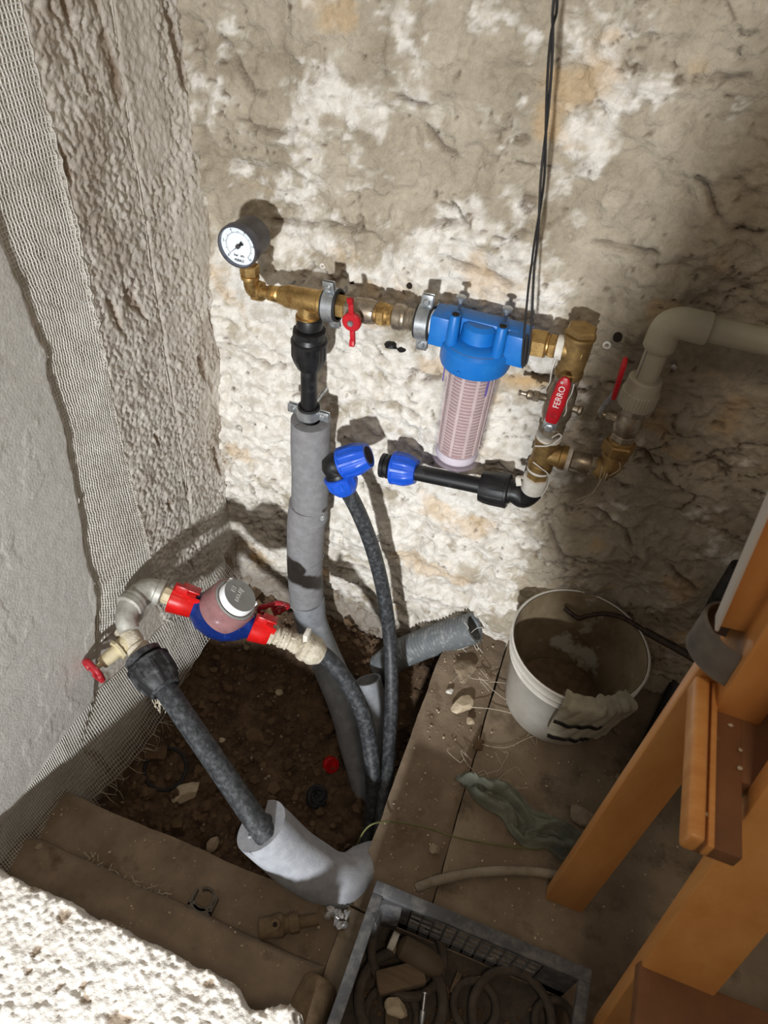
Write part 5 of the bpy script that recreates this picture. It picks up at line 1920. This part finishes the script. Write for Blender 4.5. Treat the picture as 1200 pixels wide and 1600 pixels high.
def crate_side(p0, p1, inn, closed=0.09):
    p0, p1, inn = Vector(p0), Vector(p1), Vector(inn)
    d = (p1 - p0)
    L = d.length
    d.normalize()
    R_ = Matrix((d, inn, UP)).transposed()
    z0_, z1_ = .018, ch - .006
    b = MB()
    b.box(p0 + d * closed / 2 + UP * ((z0_ + z1_) / 2), (closed, .004, z1_ - z0_), R_)
    b.box(p1 - d * closed / 2 + UP * ((z0_ + z1_) / 2), (closed, .004, z1_ - z0_), R_)
    b.box(p0 + d * L / 2 + UP * (z0_ + .012), (L, .004, .024), R_)
    b.box(p0 + d * L / 2 + UP * (z1_ - .008), (L, .004, .016), R_)
    b.build('side_frame', 'crate', cr)
    n = max(1, int((L - 2 * closed) / .0185))
    for k in range(n + 1):
        x_ = closed + (L - 2 * closed) * k / n
        MB().box(p0 + d * x_ + UP * ((z0_ + z1_) / 2), (.0028, .004, z1_ - z0_ - .01), R_).build('slat', 'crate', cr)
    for k in range(4):
        z_ = z0_ + .030 + (z1_ - z0_ - .050) * k / 3.5
        MB().box(p0 + d * L / 2 + UP * z_, (L, .0036, .0026), R_).build('rail', 'crate', cr)


crate_side((cx0 + .012, cy1 - .010, 0), (cx1 - .012, cy1 - .010, 0), (0, -1, 0), .055)
crate_side((cx0 + .008, cy0 + .010, 0), (cx0 + .008, cy1 - .012, 0), (1, 0, 0), .12)
b = MB()
b.tube(smooth_path([Vector((cx0 + .012, cy1 - .05, .085)), Vector((cx0 + .018, cy1 - .024, .085)), Vector((cx0 + .050, cy1 - .016, .085))], 10), .012, 10, flat=5.0)
b.build('corner_gusset', 'crate', cr)

# contents of the crate (rings, wood, stones)
def cring(px, py, R, r, label, z=.032, tilt=(0, 0, 1)):
    c = Fp(px, py, z)
    o = MB().ring(c, tilt, R, r, 48, 10).build('rubber_ring', 'ring')
    tag(o, label, 'ring', group='rings in the crate')
    return o


cring(627, 1562, .066, .0085, 'thick dark ring at left in the crate, wood block inside it', .042)
cring(637, 1490, .060, .0075, 'dark ring in back left corner of the crate', .040, (.1, .1, 1))
cring(742, 1572, .034, .0065, 'small pale ring in the middle of the crate', .034)
cring(800, 1588, .062, .0070, 'large thin ring at centre right of crate, overlapping the small pale ring', .044)
cring(868, 1600, .032, .0065, 'brown ring at right end of the crate', .036)
cring(612, 1588, .040, .0070, 'inner ring lying low inside the thick dark ring', .031)
a_, c_ = Fp(588, 1538, .052), Fp(662, 1520, .052)
o = MB().plank(a_, c_, (0, 0, 1), .026, .034, .004).build('wood_block', 'oldwood')
tag(o, 'weathered wood block on the rings in the crate', 'wood block')
o = MB().plank(Fp(612, 1575, .032), Fp(612, 1612, .032), (1, 0, 0), .022, .020, .004).build('wood_block', 'oldwood')
tag(o, 'short upright wood piece under the weathered wood block in crate', 'wood block')
bo = Fp(657, 1496, .060)
bt = thing('plastic_bottle', 'oval flat plastic bottle in the back corner of the crate', 'bottle', bo - UP * .02)
bd = (Fp(690, 1512, .055) - Fp(634, 1478, .060)).normalized()
b = MB().lathe(bo - bd * .040, bd, [(0, .006), (.002, .013), (.008, .018), (.050, .020), (.066, .017), (.078, .010), (.080, .004)], 28)
b.build('bottle_body', 'bottle', bt)
MB().lathe(bo - bd * .044, -bd, [(0, .014), (.010, .014), (.011, .012)], 20).build('bottle_cap', 'ptfe', bt)
for k, (px, py, z, s, lab, m) in enumerate([
        (620, 1575, .058, (.017, .021, .012), 'pale crumbly stone on the rings in the crate', 'stone_pale'),
        (622, 1478, .045, (.015, .013, .012), 'grey stone behind the bottle in the crate', 'stone'),
        (748, 1530, .032, (.008, .008, .006), 'small round pebble in the middle of the crate', 'stone'),
        (772, 1502, .032, (.007, .006, .005), 'tiny pebble near the lattice of the crate', 'stone')]):
    tag(MB().rock(Fp(px, py, z), s, 700 + k, 3, .35).build('stone', m, sharp=40), lab, 'stone')
b = MB()
n0, n1_ = Fp(664, 1550, .066), Fp(661, 1578, .060)
b.lathe(n0, (n1_ - n0), [(0, .0045), (.002, .0045), (.0022, .0022), ((n1_ - n0).length, .0022), ((n1_ - n0).length + .001, .0042), ((n1_ - n0).length + .012, .0040), ((n1_ - n0).length + .024, .0022)], 12)
tag(b.build('anchor_screw', 'zinc'), 'steel screw with plug lying in the thick dark ring', 'screw')
o = MB().plank(Fp(718, 1520, .032), Fp(706, 1552, .032), (0, 0, 1), .006, .009, .001).build('wood_stick', 'oldwood')
tag(o, 'thin pale stick left of the small pale ring in crate', 'stick')
b = MB()
for k in range(220):
    x, y = random.uniform(cx0 + .03, cx1 - .05), random.uniform(cy0 + .1, cy1 - .03)
    s = random.choice([.003, .004, .006, .008])
    b.rock((x, y, zf + .004 + s * .3), (s, s, s * .7), 1200 + k, sub=1)
tag(b.build('crate_rubble', 'stone_mud'), 'brown rubble covering the floor of the crate', 'rubble', kind='stuff')

# ================================================================== WOODEN STEPLADDER
ld_ = thing('wooden_stepladder', 'orange varnished wooden stepladder standing at right of the frame', 'ladder', (.32, -.6, .013))
foot = Fp(851, 1405, .013)
t1 = Vector((.2375, -.480, .690))
t2 = Vector((.196, -.478, 1.02))
t3 = Vector((.150, -.476, 1.38))
W_ = .066
WX = Vector((W_ / 2, .012, 0))
b = MB().plank(foot + WX, t1 + WX, (1, 0, 0), W_, .024, .003)
b.build('rear_leg', 'wood', ld_)
b = MB().plank(Vector((.2275, -.482, .765)) + WX * 1.2, t3 + WX * 1.2, (1, 0, 0), W_ * 1.2, .022, .003)
ur = b.build('upper_rail', 'wood', ld_)
b = MB().plank(Vector((.2245, -.484, .77)), t3 + Vector((-.003, -.002, 0)), (0, 1, 0), .022, .004, .001)
b.build('pale_edge', 'white_edge', ur)  # pale strip along the left edge of the upper rail
# strap round the rail
sc_ = Vector((.262, -.470, .728))
b = MB()
n = 40
for i in range(n):
    a = 2 * math.pi * i / n
    rx_, ry_ = .046, .034
    for (k, h) in ((1.0, -.026), (1.09, -.026), (1.09, .026), (1.0, .026)):
        b.v.append(sc_ + Vector((math.cos(a) * rx_ * k, math.sin(a) * ry_ * k, h - .10 * math.cos(a) * .12)))
b.grid_faces(0, n, 4, True, True)
b.build('strap', 'strap', ld_)
# tread with a raised nosing
tz_ = .672
b = MB().box((.267, -.583, tz_ - .012), (.050, .190, .022), None, .002)
b.box((.446, -.542, tz_ - .0121), (.31, .108, .022), None, .002)
tr = b.build('tread', 'wood_dark', ld_)
b = MB().box((.2445, -.583, tz_ - .004), (.017, .196, .030), None, .005, 3)
b.box((.2600, -.583, tz_ - .006), (.007, .196, .022), None, .002)
b.build('nosing', 'wood', tr)
b = MB()
for k, (px, py) in enumerate([(1149, 1057), (1148, 1078), (1141, 1133), (1157, 1172), (1156, 1200), (1096, 1251), (1097, 1308), (1106, 1273)]):
    b.rock(Fp(px, py, tz_ + .001), (.0035, .004, .002), 1500 + k, 1)
b.build('plaster_drop', 'stone_pale', tr)
# front rail near the camera
fr0 = Vector((.305, -.752, .013))
fr1 = Vector((.300, -.602, .700))
fr2 = Vector((.235, -.600, .93))
fr3 = Vector((.16, -.46, 1.38))
b = MB().plank(fr0 + Vector((.045, 0, 0)), fr1 + Vector((.045, 0, 0)) + (fr1 - fr0) * .7, (1, .0, 0), .09, .028, .003)
b.build('front_leg', 'wood', ld_)
b = MB().plank(Vector((.292, -.47, .60)), Vector((.262, -.46, 1.05)), (1, 0, 0), .05, .10, .004)
b.build('side_cheek', 'wood', ld_)
b = MB().box((.48, -.76, .340), (.36, .15, .022), None, .003)
b.build('tread', 'wood_dark', ld_)
b = MB().plank(Vector((.70, -.752, .013)), Vector((.62, -.50, 1.18)), (1, 0, 0), .09, .028, .003)
b.build('front_leg', 'wood', ld_)
b = MB().plank(Vector((.72, -.48, .013)), Vector((.58, -.47, 1.38)), (1, 0, 0), .066, .024, .003)
b.build('rear_leg', 'wood', ld_)
b = MB().lathe(Vector((.2585, -.486, .618)), FR, [(0, .006), (.006, .006), (.008, .004)], 14)
b.build('screw', 'rust_rod', ld_)
